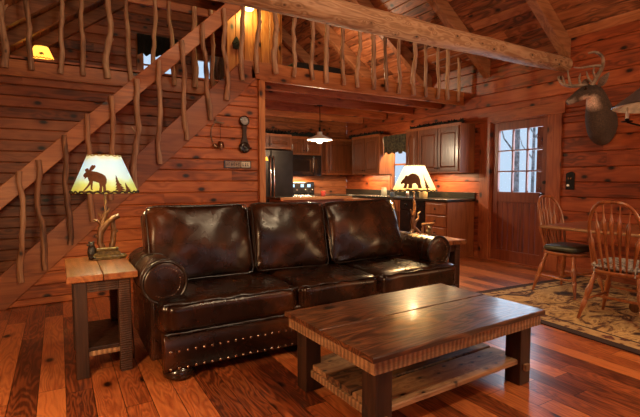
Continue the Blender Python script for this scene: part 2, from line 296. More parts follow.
# ------------------------------------------------------------------ mesh helpers
class MB:
    def __init__(s):
        s.bm = bmesh.new(); s.tone = s.bm.loops.layers.float_color.new('tone'); s.paint = None
    def _set(s, faces, tone):
        if tone is None: return
        for f in faces:
            for lp in f.loops: lp[s.tone] = (tone[0], tone[1], 0, 1)
    def box(s, a, b, tone=None, mat=None):
        x0, y0, z0 = a; x1, y1, z1 = b
        P = [(x0,y0,z0),(x1,y0,z0),(x1,y1,z0),(x0,y1,z0),(x0,y0,z1),(x1,y0,z1),(x1,y1,z1),(x0,y1,z1)]
        vs = [s.bm.verts.new(Vector(p) if mat is None else mat @ Vector(p)) for p in P]
        fs = [s.bm.faces.new([vs[i] for i in q]) for q in ((0,3,2,1),(4,5,6,7),(0,1,5,4),(1,2,6,5),(2,3,7,6),(3,0,4,7))]
        s._set(fs, tone); return s
    def prism(s, pts, d, tone=None):
        """closed polygon pts (3-D) extruded by vector d"""
        d = Vector(d); A = [s.bm.verts.new(Vector(p)) for p in pts]; B = [s.bm.verts.new(Vector(p)+d) for p in pts]
        n = len(pts); fs = [s.bm.faces.new(A[::-1]), s.bm.faces.new(B)]
        for i in range(n): fs.append(s.bm.faces.new([A[i], A[(i+1) % n], B[(i+1) % n], B[i]]))
        s._set(fs, tone); return s
    def rings(s, rings, cap=True, tone=None):
        V = [[s.bm.verts.new(p) for p in r] for r in rings]; n = len(V[0]); fs = []
        for a, b in zip(V, V[1:]):
            for i in range(n): fs.append(s.bm.faces.new([a[i], a[(i+1) % n], b[(i+1) % n], b[i]]))
        if cap: fs.append(s.bm.faces.new(V[0][::-1])); fs.append(s.bm.faces.new(V[-1]))
        s._set(fs, tone); return s
    def tube(s, pts, rad, seg=8, tone=None, flat=1.0, closed=False):
        P = [Vector(p) for p in pts]; n = len(P); out = []
        up = None
        for i in range(n):
            t = (P[(i+1) % n]-P[i-1]) if closed else (P[min(i+1, n-1)]-P[max(i-1, 0)])
            t.normalize()
            if up is None:
                ref = Vector((0, 0, 1)) if abs(t.z) < .9 else Vector((1, 0, 0)); up = (ref - t*ref.dot(t)).normalized()
            else:
                up = (up - t*up.dot(t)).normalized()
            sd = t.cross(up); r = rad[i] if isinstance(rad, (list, tuple)) else rad
            out.append([P[i] + (sd*math.cos(2*math.pi*k/seg) + up*flat*math.sin(2*math.pi*k/seg))*r for k in range(seg)])
        if closed:
            out.append(out[0]); V = [[s.bm.verts.new(p) for p in r] for r in out[:-1]]; V.append(V[0]); fs = []
            for a, b in zip(V, V[1:]):
                for i in range(seg): fs.append(s.bm.faces.new([a[i], a[(i+1) % seg], b[(i+1) % seg], b[i]]))
            s._set(fs, tone); return s
        return s.rings(out, True, tone)
    def lathe(s, prof, c=(0, 0, 0), seg=24, axis=(0, 0, 1), tone=None, cap=True):
        ax = Vector(axis).normalized(); ref = Vector((1, 0, 0)) if abs(ax.x) < .9 else Vector((0, 1, 0))
        u = (ref-ax*ref.dot(ax)).normalized(); v = ax.cross(u); c = Vector(c)
        return s.rings([[c+ax*h+(u*math.cos(2*math.pi*k/seg)+v*math.sin(2*math.pi*k/seg))*max(r, 1e-4) for k in range(seg)] for r, h in prof], cap, tone)
    def ball(s, c, r, sx=1, sy=1, sz=1, seg=14):
        n = seg//2+1
        return s.rings([[Vector((c[0]+sx*r*math.sin(t)*math.cos(p), c[1]+sy*r*math.sin(t)*math.sin(p), c[2]-sz*r*math.cos(t))) for p in [2*math.pi*k/seg for k in range(seg)]]
                        for t in [.06+(math.pi-.12)*i/(n-1) for i in range(n)]], True)
    def obj(s, name, mat, parent=None, smooth=False, bevel=0, loc=None):
        me = bpy.data.meshes.new(name); bmesh.ops.recalc_face_normals(s.bm, faces=s.bm.faces[:]); s.bm.to_mesh(me); s.bm.free()
        mats = mat if isinstance(mat, (list, tuple)) else [mat]
        for q in mats: me.materials.append(M[q] if isinstance(q, str) else q)
        if smooth:
            for p in me.polygons: p.use_smooth = True
            try: me.set_sharp_from_angle(angle=R(45 if smooth is True else smooth))
            except Exception: pass
        o = bpy.data.objects.new(name, me); COL.objects.link(o)
        if parent: o.parent = parent
        if loc: o.location = loc
        if bevel:
            b = o.modifiers.new('bevel', 'BEVEL'); b.width = bevel; b.segments = 2; b.limit_method = 'ANGLE'; b.angle_limit = R(40)
        return o

def tag(o, label, cat, group=None):
    o['label'] = label; o['category'] = cat
    if group: o['group'] = group
    return o
def thing(name, label, cat, loc=(0, 0, 0), rz=0, group=None):
    o = bpy.data.objects.new(name, None); COL.objects.link(o); o.empty_display_size = .1
    o.location = loc; o.rotation_euler = (0, 0, rz); return tag(o, label, cat, group)
def struct(o): o['kind'] = 'structure'; return o
def dup(o, parent=None):
    c = o.copy(); COL.objects.link(c)
    if parent: c.parent = parent
    for ch in list(o.children): dup(ch, c)
    return c

# ------------------------------------------------------------------ board walls
def board_wall(name, O, U, V, Nn, umax, vmax, w, mat, holes=(), clip=None, seed=0, umin=0, vmin=0, phase=0, thick=.03, ch=.009, jl=3.2):
    rnd = random.Random(seed); mb = MB(); O, U, V, Nn = map(Vector, (O, U, V, Nn))
    k0 = math.floor((vmin-phase)/w); k1 = math.ceil((vmax-phase)/w)
    for k in range(k0, k1):
        a = max(vmin, phase+k*w); b = min(vmax, phase+(k+1)*w)
        if b-a < .03: continue
        cuts = sorted({a, b, *[h for hh in holes for h in hh[2:] if a+.03 < h < b-.03]})
        base = (rnd.random(), rnd.random()); jo = rnd.uniform(0, jl)
        for v0, v1 in zip(cuts, cuts[1:]):
            vm = (v0+v1)/2
            lo, hi = (umin, umax) if clip is None else clip(vm)
            if hi-lo < .01: continue
            ivs = [(lo, hi)]
            for h in holes:
                if h[2] < vm < h[3]:
                    nv = []
                    for p, q in ivs:
                        if h[1] <= p or h[0] >= q: nv.append((p, q)); continue
                        if h[0] > p: nv.append((p, h[0]))
                        if h[1] < q: nv.append((h[1], q))
                    ivs = nv
            for p, q in ivs:
                js = [p]; x = math.floor(p/jl)*jl+jo
                while x < q:
                    if x > p+.3 and x < q-.3: js.append(x)
                    x += jl
                js.append(q)
                for j, (s0, s1) in enumerate(zip(js, js[1:])):
                    tone = ((base[0]+j*.37) % 1, (base[1]+j*.53+k*.11) % 1)
                    prof = [(v0, -thick), (v0, -.020), (v0+.0035, -.018), (v0+.0035, -.006), (v0+ch, 0), (v1-ch, 0), (v1-.0015, -.006), (v1-.0015, -.018), (v1, -.020), (v1, -thick)]
                    mb.prism([O+U*s0+V*v+Nn*d for v, d in prof], U*(s1-s0), tone)
    return struct(mb.obj(name, mat))

XW, YS, YW2, YB, XL, YF = 5.6, 4.97, 6.1, 8.25, -.7, -2.5
ZE, SL, XR = 2.97, .75, 2.45                      # eave height, roof slope, ridge
ZL = 2.60                                         # loft floor
gable = lambda z: (XL, XW) if z < ZE else (XL+(z-ZE)/SL, XW-(z-ZE)/SL)

fl = MB(); fl.box((XL-.05, YF-.05, -.06), (XW+.05, YB+.05, 0)); struct(fl.obj('floor', 'floor'))
# right wall with the door and the kitchen window
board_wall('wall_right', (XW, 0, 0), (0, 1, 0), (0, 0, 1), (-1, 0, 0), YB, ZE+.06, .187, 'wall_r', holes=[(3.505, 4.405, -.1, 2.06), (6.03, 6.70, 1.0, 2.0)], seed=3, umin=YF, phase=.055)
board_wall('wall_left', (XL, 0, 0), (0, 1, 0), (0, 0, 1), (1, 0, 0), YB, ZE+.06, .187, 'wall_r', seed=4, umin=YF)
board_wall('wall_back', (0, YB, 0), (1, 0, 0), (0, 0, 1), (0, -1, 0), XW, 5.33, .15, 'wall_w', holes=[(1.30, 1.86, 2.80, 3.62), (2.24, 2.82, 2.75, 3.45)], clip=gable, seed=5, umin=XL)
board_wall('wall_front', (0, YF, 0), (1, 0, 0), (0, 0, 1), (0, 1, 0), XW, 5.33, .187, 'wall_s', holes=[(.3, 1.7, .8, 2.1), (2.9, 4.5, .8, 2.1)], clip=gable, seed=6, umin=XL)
ZB = lambda x: .430+.955*x                        # under side of the stair string
board_wall('wall_stair', (0, YS, 0), (1, 0, 0), (0, 0, 1), (0, -1, 0), 2.10, 2.40, .125, 'wall_s', clip=lambda z: ((z-.51)/.955, 2.10), seed=7, phase=.065, thick=.05)
board_wall('wall_stairwell', (0, YW2, 0), (1, 0, 0), (0, 0, 1), (0, -1, 0), 2.16, 2.38, .125, 'wall_w', seed=8, umin=XL, phase=.03)
board_wall('wall_kitchen', (2.17, 0, 0), (0, 1, 0), (0, 0, 1), (1, 0, 0), YB, 2.58, .15, 'wall_s', seed=9, umin=YS+.02)
# loft partition of upright boards, with its return
board_wall('wall_loft', (0, 6.5, 0), (0, 0, 1), (1, 0, 0), (0, -1, 0), 4.72, 3.16, .14, 'wall_v', seed=10, umin=ZL, vmin=2.24, jl=9)
board_wall('wall_loft_side', (3.16, 0, 0), (0, 0, 1), (0, 1, 0), (1, 0, 0), 4.72, YB, .14, 'wall_v', seed=11, umin=ZL, vmin=6.5, jl=9)
# ceiling slopes
n = math.hypot(1, SL)
Lr = (XW-XR)*n
board_wall('ceiling', (XW, 0, ZE), (0, 1, 0), (-1/n, 0, SL/n), (-SL/n, 0, -1/n), YB+.05, Lr+.02, .14, 'ceil', seed=12, umin=YF-.05, vmin=-.08, ch=.010, jl=2.4, thick=.07)
board_wall('ceiling_west', (XL, 0, ZE), (0, 1, 0), (1/n, 0, SL/n), (SL/n, 0, -1/n), YB+.05, Lr+.02, .14, 'ceil', seed=13, umin=YF-.05, vmin=-.08, ch=.010, jl=2.4, thick=.07)
# loft floor
b = MB()
b.box((2.17, YS+.02, 2.575), (XW, YB, ZL)); b.box((XL, YW2+.0, 2.575), (2.17, YB, ZL)); struct(b.obj('floor_loft', 'joist'))
# structural trims
b = MB(); b.box((2.0, 4.935, 2.40), (XW, 4.985, 2.60)); b.box((2.10, 4.925, 2.385), (XW, 4.985, 2.405)); struct(b.obj('trim_1', 'fascia', bevel=.004))
b = MB(); b.box((XL, YW2-.05, 2.375), (2.0, YW2, 2.55)); b.box((XL, YW2-.06, 2.365), (2.0, YW2, 2.385)); struct(b.obj('trim_2', 'fascia', bevel=.004))
b = MB(); b.box((2.085, 4.925, 0), (2.165, 5.02, 2.385)); struct(b.obj('trim_3', 'post', bevel=.004))
b = MB(); b.box((XW-.02, YF, 0), (XW, 3.31, .10)); b.box((XW-.02, 4.59, 0), (XW, 4.66, .10)); struct(b.obj('baseboard_right', 'trim_h', bevel=.003))

# ------------------------------------------------------------------ roof timbers
rl = {3.3: 'sloping rafter whose foot meets the end of the big log beam', 4.5: 'sloping rafter over the front edge of the loft, second from the deer head',
      5.7: 'sloping rafter seen behind the loft balusters, nearest the right wall', 6.9: 'sloping rafter deep in the loft behind the balusters, second back', 8.1: 'sloping rafter against the far gable on the right roof side'}
for y, lab in rl.items():
    b = MB(); h = .235
    z = lambda x: ZE+(XW-x)*SL-.004
    b.prism([(XW, y-.055, z(XW)), (XR+.05, y-.055, z(XR+.05)), (XR+.05, y-.055, z(XR+.05)-h), (XW, y-.055, z(XW)-h)], (0, .11, 0))
    tag(b.obj('rafter', 'rafter', bevel=.005), lab, 'rafter', 'rafters under the right roof slope')
for y, lab in {6.3: 'dark sloping rafter at the upper left above the loft rail', 7.1: 'dark sloping rafter at the upper left, just above the loft lamp', 8.12: 'sloping rafter lying along the far gable wall at the upper left'}.items():
    b = MB(); z = lambda x: ZE+(x-XL)*SL-.004
    b.prism([(XL, y-.05, z(XL)), (XR-.05, y-.05, z(XR-.05)), (XR-.05, y-.05, z(XR-.05)-.2), (XL, y-.05, z(XL)-.2)], (0, .10, 0))
    tag(b.obj('rafter', 'rafter', bevel=.005), lab, 'rafter', 'rafters under the left roof slope')
# the log tie beam
rnd = random.Random(5); b = MB(); rings = []
x0, x1 = XL, XW; K = 60
for i in range(K+1):
    t = i/K; x = x0+(x1-x0)*t; r = .128-.038*t
    row = []
    for k in range(20):
        a = 2*math.pi*k/20; q = 1+.07*noise.noise((x*1.6, math.cos(a)*1.5, math.sin(a)*1.5))+.03*noise.noise((x*7, math.cos(a)*4, math.sin(a)*4))
        row.append(Vector((x, 3.3+r*q*math.cos(a)+.012*noise.noise((x, 3, 1)), 2.655+r*q*math.sin(a)+.012*noise.noise((x, 8, 2)))))
    rings.append(row)
b.rings(rings); tag(b.obj('log_beam', 'log', smooth=60), 'long peeled log beam crossing the room under the rafters', 'log beam')
jl = {5.42: 'ceiling joist just behind the loft edge over the kitchen', 6.1: 'second ceiling joist back over the kitchen', 6.85: 'third ceiling joist back, above the hanging kitchen light', 7.62: 'hindmost ceiling joist over the fridge and range'}
for y, lab in jl.items():
    b = MB(); b.box((2.19, y-.045, 2.39), (XW-.04, y+.045, 2.572)); tag(b.obj('ceiling_joist', 'joist', bevel=.004), lab, 'joist', 'kitchen ceiling joists')

# ------------------------------------------------------------------ staircase and loft railings
def sapling(p0, p1, r, seed, parent, mat, stub=False, wob=.032):
    rn = random.Random(seed); p0, p1 = Vector(p0), Vector(p1); K = 16; P = []; rad = []
    s = rn.uniform(0, 99); L = (p1-p0).length
    for i in range(K+1):
        t = i/K; e = math.sin(math.pi*min(1, max(0, t)))**.5
        q = p0.lerp(p1, t)+Vector((wob*1.6*noise.noise((s, t*2.6, 0))*e+wob*.5*noise.noise((s, t*8, 5))*e, wob*.3*noise.noise((s, 7, t*3)), 0))
        P.append(q); rad.append(r*(1.08-.18*t)*(1+.20*noise.noise((s, t*9, 20))+.06*math.sin(t*31+s)))
    mb = MB(); tone = (rn.random(), rn.random()); mb.tube(P, rad, 9, tone)
    for _ in range(2 if not stub else 1):
        i = rn.randint(3, K-3); a = rn.choice((-1, 1))
        d = Vector((a*.035, -.02*rn.random(), .02)) if not stub else Vector((a*.06, 0, .09))
        q = P[i]; mb.tube([q, q+d*.5, q+d*(1 if stub else .55)], [rad[i]*.6, rad[i]*.5, rad[i]*.35], 6, tone)
    return mb.obj('baluster', mat, parent, smooth=60)

st = thing('staircase', 'open staircase with plank handrail and peeled sapling balusters climbing to the loft', 'staircase', (-.5, 4.95, 0))
sub = lambda p: (p[0]+.5, p[1]-4.95, p[2])
ZT = lambda x: .786+.955*x
b = MB(); b.prism([sub(p) for p in [(-.452, 4.935, 0), (2.06, 4.935, ZB(2.06)), (2.0, 4.935, 2.6), (1.90, 4.935, 2.6), (-.69, 4.935, ZT(-.69)), (-.69, 4.935, 0)]], (0, .045, 0)); b.obj('stringer', 'stringer', st, bevel=.004)
HT = lambda x: 2.455+.955*(x-.917); HB = lambda x: 2.245+.955*(x-.917)
b = MB(); b.prism([sub(p) for p in [(-.69, 4.94, HB(-.69)), (1.98, 4.94, HB(1.98)), (1.98, 4.94, HT(1.98)), (-.69, 4.94, HT(-.69))]], (0, .04, 0)); b.obj('handrail', 'fascia', st, bevel=.005)
for k in range(1, 13):
    xx = -.42+.2*(k-1); zz = .2*k
    b = MB(); b.box(sub((xx-.02, 4.985, zz-.035)), sub((xx+.23, YW2-.06, zz))); b.obj('tread', 'joist', st, bevel=.004)
BAL = [((-.304, 1.284), (-.327, .245)), ((-.154, 1.388), (-.134, .347)), ((.064, 1.631), (.081, .570)), ((.266, 1.845), (.286, .785)), ((.484, 2.04), (.455, 1.0)), ((.731, 2.235), (.683, 1.078)),
       ((.951, 2.456), (.937, 1.372)), ((1.192, 2.699), (1.225, 1.638)), ((1.422, 2.918), (1.494, 1.872)), ((1.662, 3.124), (1.683, 2.11)), ((1.875, 3.40), (1.877, 2.35))]
for i, (t, u) in enumerate(BAL):
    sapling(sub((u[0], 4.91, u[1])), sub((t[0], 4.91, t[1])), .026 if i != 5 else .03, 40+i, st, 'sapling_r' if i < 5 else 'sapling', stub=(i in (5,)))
lr = thing('loft_railing', 'loft railing of crooked peeled saplings along the front edge, behind the big log', 'railing', (2.05, 4.95, 2.6))
sub2 = lambda p: (p[0]-2.05, p[1]-4.95, p[2]-2.6)
b = MB(); b.box(sub2((1.98, 4.94, 3.42)), sub2((XW-.03, 4.98, 3.52))); b.obj('top_rail', 'fascia', lr, bevel=.005)
for i, (x, zb) in enumerate([(2.055, 2.457), (2.30, 2.475), (2.54, 2.468), (2.81, 2.462), (3.018, 2.446), (3.281, 2.451), (3.507, 2.446), (3.777, 2.446), (4.005, 2.444), (4.224, 2.438), (4.509, 2.437), (4.747, 2.44), (4.995, 2.434), (5.208, 2.438), (5.45, 2.435)]):
    sapling(sub2((x, 4.908, zb)), sub2((x+random.Random(i).uniform(-.03, .03), 4.908, 3.50)), .025+.006*(i % 3 == 1), 70+i, lr, 'sapling')
ll = thing('loft_railing', 'loft railing of crooked peeled saplings along the far side of the stairwell', 'railing', (-.5, 6.06, 2.55))
sub3 = lambda p: (p[0]+.5, p[1]-6.06, p[2]-2.55)
b = MB(); b.box(sub3((XL+.02, 6.055, 3.42)), sub3((1.98, 6.095, 3.52))); b.obj('top_rail', 'fascia', ll, bevel=.005)
for i, x in enumerate((-.467, -.214, .063, .302, .564, .828, 1.09, 1.356, 1.62, 1.882)):
    sapling(sub3((x, 6.022, 2.44)), sub3((x+random.Random(i+50).uniform(-.05, .05), 6.022, 3.5)), .027+.008*(i % 4 == 0), 100+i, ll, 'sapling', stub=(i in (0, 4)))

# ------------------------------------------------------------------ door and windows
dr = struct(bpy.data.objects.new('door_1', None)); COL.objects.link(dr); dr.location = (XW+.03, 3.955, 0)
def dbox(a, b): return ((a[0], a[1]-3.955, a[2]), (b[0], b[1]-3.955, b[2]))
b = MB()
for y0, y1, z0, z1 in ((3.52, 3.60, .01, 2.045), (4.29, 4.39, .01, 2.045), (3.60, 4.29, .01, .17), (3.60, 4.29, .88, 1.03), (3.60, 4.29, 1.925, 2.045)):
    b.box(*dbox((0, y0, z0), (.045, y1, z1)))
b.obj('door_frame', 'door', dr, bevel=.004)
b = MB(); K = 8; w = .69/K
for i in range(K): b.box(*dbox((.012, 3.60+i*w+.003, .17), (.035, 3.60+(i+1)*w-.003, .88)), tone=(random.Random(i).random(), i*.13))
b.obj('lower_panel', 'door', dr, bevel=.006)
b = MB()
for i in (1, 2): y = 3.60+.69*i/3; b.box(*dbox((.004, y-.011, 1.03), (.04, y+.011, 1.925)))
for i in (1, 2): z = 1.03+.895*i/3; b.box(*dbox((.006, 3.60, z-.011), (.038, 4.29, z+.011)))
b.obj('muntin', 'door', dr, bevel=.003)
b = MB(); b.box(*dbox((.02, 3.60, 1.03), (.026, 4.29, 1.925))); b.obj('pane', 'glass', dr)
b = MB(); b.lathe([(.012, 0), (.012, .03), (.028, .04), (.030, .055), (.02, .07)], (0, 3.56-3.955, 1.0), 16, (-1, 0, 0)); b.lathe([(.024, 0), (.022, .012)], (0, 3.56-3.955, 1.17), 16, (-1, 0, 0)); b.obj('knob', 'iron', dr, smooth=True)
b = MB(); b.box((XW, 3.5, 0), (XW+.08, 3.522, 2.06)); b.box((XW, 4.388, 0), (XW+.08, 4.41, 2.06)); b.box((XW, 3.5, 2.045), (XW+.08, 4.41, 2.07)); struct(b.obj('trim_4', 'trim_r'))
b = MB(); b.box((XW-.01, 3.5, 0), (XW+.1, 4.41, .014)); struct(b.obj('trim_8', 'trim_h'))
b = MB(); b.box((XW-.025, 3.315, 0), (XW, 3.505, 2.06)); struct(b.obj('trim_5', 'trim_r', bevel=.004))
b = MB(); b.box((XW-.025, 4.403, 0), (XW, 4.588, 2.06)); struct(b.obj('trim_6', 'trim_r', bevel=.004))
b = MB(); b.box((XW-.03, 3.28, 2.06), (XW, 4.625, 2.205)); struct(b.obj('trim_7', 'trim_h', bevel=.004))

def window(name, axis, at, a0, a1, z0, z1, depth, cols, rows, mat):
    w = struct(bpy.data.objects.new(name, None)); COL.objects.link(w)
    f = lambda u, d, z: ((at+d, u, z) if axis == 'x' else (u, at+d, z))
    def bx(mb, u0, u1, d0, d1, zz0, zz1): p, q = f(u0, d0, zz0), f(u1, d1, zz1); mb.box(tuple(map(min, p, q)), tuple(map(max, p, q)))
    b = MB(); t = .045
    for u0, u1, zz0, zz1 in ((a0, a0+t, z0, z1), (a1-t, a1, z0, z1), (a0+t, a1-t, z0, z0+t), (a0+t, a1-t, z1-t, z1)): bx(b, u0, u1, -.01, depth, zz0, zz1)
    b.obj('window_frame', mat, w, bevel=.003)
    b = MB()
    for i in range(1, cols): u = a0+(a1-a0)*i/cols; bx(b, u-.012, u+.012, depth*.4, depth*.7, z0+t, z1-t)
    for i in range(1, rows): z = z0+(z1-z0)*i/rows; bx(b, a0+t, a1-t, depth*.4, depth*.7, z-.015, z+.015)
    if cols+rows > 2: b.obj('muntin', mat, w)
    b = MB(); bx(b, a0+t, a1-t, depth*.5, depth*.55, z0+t, z1-t); b.obj('pane', 'glass', w)
    b = MB(); c = .07
    for u0, u1, zz0, zz1 in ((a0-c, a0, z0-c, z1+c), (a1, a1+c, z0-c, z1+c), (a0, a1, z1, z1+c), (a0, a1, z0-c, z0)): bx(b, u0, u1, -.02*(1 if depth > 0 else -1), 0, zz0, zz1)
    b.obj('casing', mat, w, bevel=.003); return w
window('window_1', 'x', XW, 6.03, 6.70, 1.0, 2.0, .06, 1, 2, 'cab_end')
window('window_2', 'y', YB, 1.30, 1.86, 2.80, 3.62, .06, 1, 2, 'wall_v')
window('window_3', 'y', YB, 2.24, 2.82, 2.75, 3.45, .06, 2, 1, 'wall_v')
window('window_4', 'y', YF, .3, 1.7, .8, 2.1, -.06, 2, 2, 'trim_h')
window('window_5', 'y', YF, 2.9, 4.5, .8, 2.1, -.06, 2, 2, 'trim_h')

def valance(name, label, axis, at, a0, a1, z0, z1, mat, seed, thick=.05):
    b = MB(); K = 40; rn = random.Random(seed); top = []; 
    rows = 8
    rings = []
    for j in range(rows+1):
        tz = j/rows; row = []
        for i in range(K+1):
            t = i/K; u = a0+(a1-a0)*t; wv = math.sin(t*math.pi*14+seed)*.018*(1.2-tz)+.01*noise.noise((t*9, tz*3, seed))
            z = z0+(z1-z0)*tz+(.02*math.sin(t*math.pi*9+seed)*(1-tz))
            row.append((u, -.05+wv, z))
        rings.append(row)
    P = lambda p, d: Vector((at+p[1]+d, p[0], p[2])) if axis == 'x' else Vector((p[0], at+p[1]+d, p[2]))
    V = [[b.bm.verts.new(P(p, 0)) for p in r] for r in rings]; W = [[b.bm.verts.new(P(p, .012)) for p in r] for r in rings]
    for j in range(rows):
        for i in range(K):
            b.bm.faces.new([V[j][i], V[j][i+1], V[j+1][i+1], V[j+1][i]]); b.bm.faces.new([W[j+1][i], W[j+1][i+1], W[j][i+1], W[j][i]])
    for r in (0, rows):
        for i in range(K): b.bm.faces.new([V[r][i], W[r][i], W[r][i+1], V[r][i+1]])
    for c in (0, K):
        for j in range(rows): b.bm.faces.new([V[j][c], V[j+1][c], W[j+1][c], W[j][c]])
    return tag(b.obj(name, mat, smooth=60), label, 'valance')
valance('window_valance', 'gathered leaf-patterned valance over the kitchen window', 'x', 5.40, 5.935, 6.645, 1.70, 2.03, 'valance', 2)
valance('window_valance', 'dark shaggy valance across the top of the left loft window', 'y', YB-.02, 1.24, 1.92, 3.36, 3.70, 'garland', 5)
c = valance('window_curtain', 'pale blue curtain hanging at the right loft window', 'y', YB-.02, 2.50, 2.86, 2.72, 3.5, 'curtain', 7); c['category'] = 'curtain'

# outside: snowy ground, porch post, bare trees
b = MB(); b.box((XW+.1, -8, -.5), (40, 30, -.3)); struct(b.obj('ground_outside', 'snow'))
b = MB(); b.box((6.55, 4.18, -.3), (6.68, 4.28, 2.6)); tag(b.obj('porch_post', 'trim_r'), 'brown porch post standing outside the door glass', 'post')
for i, (x, y, r, lab) in enumerate(((13, 9.2, .10, 'bare dark tree trunk outside, left in the door glass'), (16, 10.6, .07, 'bare tree trunk outside, centre of the door glass'), (11.5, 7.2, .07, 'thin bare tree trunk outside, right in the door glass'))):
    b = MB(); P = [(x+.15*noise.noise((i, k, 0)), y+.2*noise.noise((i, k, 3)), -.4+k*.8) for k in range(11)]
    b.tube(P, [r*(1-.06*k) for k in range(11)], 8)
    for k in range(3, 10): b.tube([P[k], (P[k][0], P[k][1]+(.5 if k % 2 else -.5), P[k][2]+.6), (P[k][0], P[k][1]+(.7 if k % 2 else -.8), P[k][2]+1.2)], [r*.4, r*.25, r*.1], 5)
    tag(b.obj('bare_tree', 'trunk', smooth=True), lab, 'tree', 'bare trees outside the door')

# ------------------------------------------------------------------ sofa
def cushion(name, sx, sy, sz, parent, mat, rnd_=.045, puff=.3, amp=.008, seed=0, res=16, mtx=None, edge_sag=0, crease=1.0):
    """soft box of half sizes sx,sy,sz; puffed across its thinnest axis, wrinkled"""
    bm = bmesh.new(); bmesh.ops.create_cube(bm, size=2); bmesh.ops.subdivide_edges(bm, edges=bm.edges[:], cuts=res, use_grid_fill=True)
    S = Vector((sx, sy, sz)); thin = min(range(3), key=lambda i: S[i]); r = min(rnd_, S[thin]*.95); o = [i for i in range(3) if i != thin]
    for v in bm.verts:
        c = v.co.copy(); p = Vector([math.copysign(abs(c[i])**.85, c[i])*S[i] for i in range(3)])
        inner = Vector([max(-S[i]+r, min(S[i]-r, p[i])) for i in range(3)]); d = p-inner
        if d.length > 1e-6: p = inner+d.normalized()*min(d.length, r)*1.0
        u, w = c[o[0]], c[o[1]]
        k = (1-u*u)*(1-w*w)
        p[thin] *= 1-puff*.5+puff*.8*k**.6
        m8 = max(abs(u), abs(w)); q8 = (abs(u)**9+abs(w)**9)**(1/9) or 1; sq = m8/q8
        p[o[0]] *= sq; p[o[1]] *= sq
        p[o[0]] *= 1-.02*(1-w*w); p[o[1]] *= 1-.02*(1-u*u)
        q = p*3.2+Vector((seed*3.1, seed*1.7, 0)); nv = noise.noise(q)+.5*noise.noise(q*2.3)
        rad = math.atan2(w, u)*5+seed
        cr = -max(0, .16-abs(noise.noise((p[o[0]]*3+p[o[1]]*2+seed, p[o[1]]*6-p[o[0]]*3, seed*2.2))))*amp*4*crease*(u*u+w*w)*.5
        p[thin] += math.copysign(1, c[thin])*(nv*amp+cr+amp*.35*math.sin(rad)*(u*u+w*w)*.5) if abs(c[thin]) > .3 else 0
        v.co = p
    me = bpy.data.meshes.new(name); 
    if mtx: bm.transform(mtx)
    bm.to_mesh(me); bm.free(); me.materials.append(M[mat])
    for p in me.polygons: p.use_smooth = True
    ob = bpy.data.objects.new(name, me); COL.objects.link(ob); ob.parent = parent
    ob.modifiers.new('sub', 'SUBSURF').render_levels = 1
    return ob

sofa = thing('sofa', 'dark brown leather three-seat sofa with rolled arms and nailhead trim', 'sofa', (1.71, 3.085, 0))
def sv(x, y, z): return (x-1.71, y-3.1, z)
b = MB(); b.box(sv(.60, 2.66, .09), sv(2.83, 3.56, .34)); b.obj('base', 'leather', sofa, bevel=.02, smooth=True)
# front rail, slightly bulged, across the whole width
b = MB(); rings = []
for i in range(25):
    x = .50+(2.945-.50)*i/24; w = .006*noise.noise((x*4, 1, 1))
    prof = [(2.72, .075), (2.645, .075), (2.632+w, .10), (2.625+w, .19), (2.628+w, .26), (2.65, .305), (2.72, .31)]
    rings.append([Vector(sv(x, y, z*.925)) for y, z in prof])
b.rings(rings); b.obj('front_rail', 'leather', sofa, smooth=50, bevel=.006)
# arms
for sgn, cx, nm in ((-1, .542, 'left'), (1, 2.862, 'right')):
    r = .130; cz = .575; rings = []
    for j in range(19):
        y = 2.785+(3.52-2.785)*j/18; rings_ = []
        sw = 1+.02*noise.noise((y*6, cx, 0))
        for k in range(28):
            a = -math.pi/2+2*math.pi*k/28; rings_.append(Vector(sv(cx+r*sw*math.cos(a), y, cz+r*sw*math.sin(a))))
        rings.append(rings_)
    b = MB(); b.rings(rings)
    b.box(sv(cx-.085, 2.80, .09), sv(cx+.085, 3.54, .56)); arm = b.obj('arm', 'leather', sofa, smooth=50, bevel=.012)
    # seams over the roll
    for y in (2.86, 3.12):
        bb = MB(); bb.tube([sv(cx+(r+.001)*math.cos(a), y, cz+(r+.001)*math.sin(a)) for a in [R(-60+t*10) for t in range(31)]], .0035, 6); bb.obj('seam', 'leather_dk', arm, smooth=True)
    bb = MB(); bb.tube([sv(cx+r*math.cos(2*math.pi*k/32), 2.783, cz+r*math.sin(2*math.pi*k/32)) for k in range(32)], .010, 8, closed=True); bb.obj('piping', 'leather_dk', arm, smooth=True)
    bb = MB(); bb.lathe([(.128, 0), (.125, .008), (.112, .014), (.085, .014), (.06, .020), (.03, .023), (.001, .024)], sv(cx, 2.787, cz), 28, (0, -1, 0)); bb.obj('arm_front', 'leather', arm, smooth=60)
    bb = MB()
    for k in range(26):
        a = R(-215+250*k/25)
        bb.ball(sv(cx+.092*math.cos(a+R(90)), 2.773, cz+.092*math.sin(a+R(90))), .0052, 1, .7, 1, 6)
    o = bb.obj('nailhead_trim', 'brass', arm, smooth=True)
    # panel below the roll
    bb = MB(); bb.box(sv(cx-.075, 2.785, .10), sv(cx+.075, 2.805, .47)); bb.obj('arm_panel', 'leather', arm, bevel=.008, smooth=True)
# back frame
b = MB(); b.box(sv(.60, 3.42, .09), sv(2.80, 3.60, .86)); b.obj('back_frame', 'leather', sofa, bevel=.05, smooth=True)
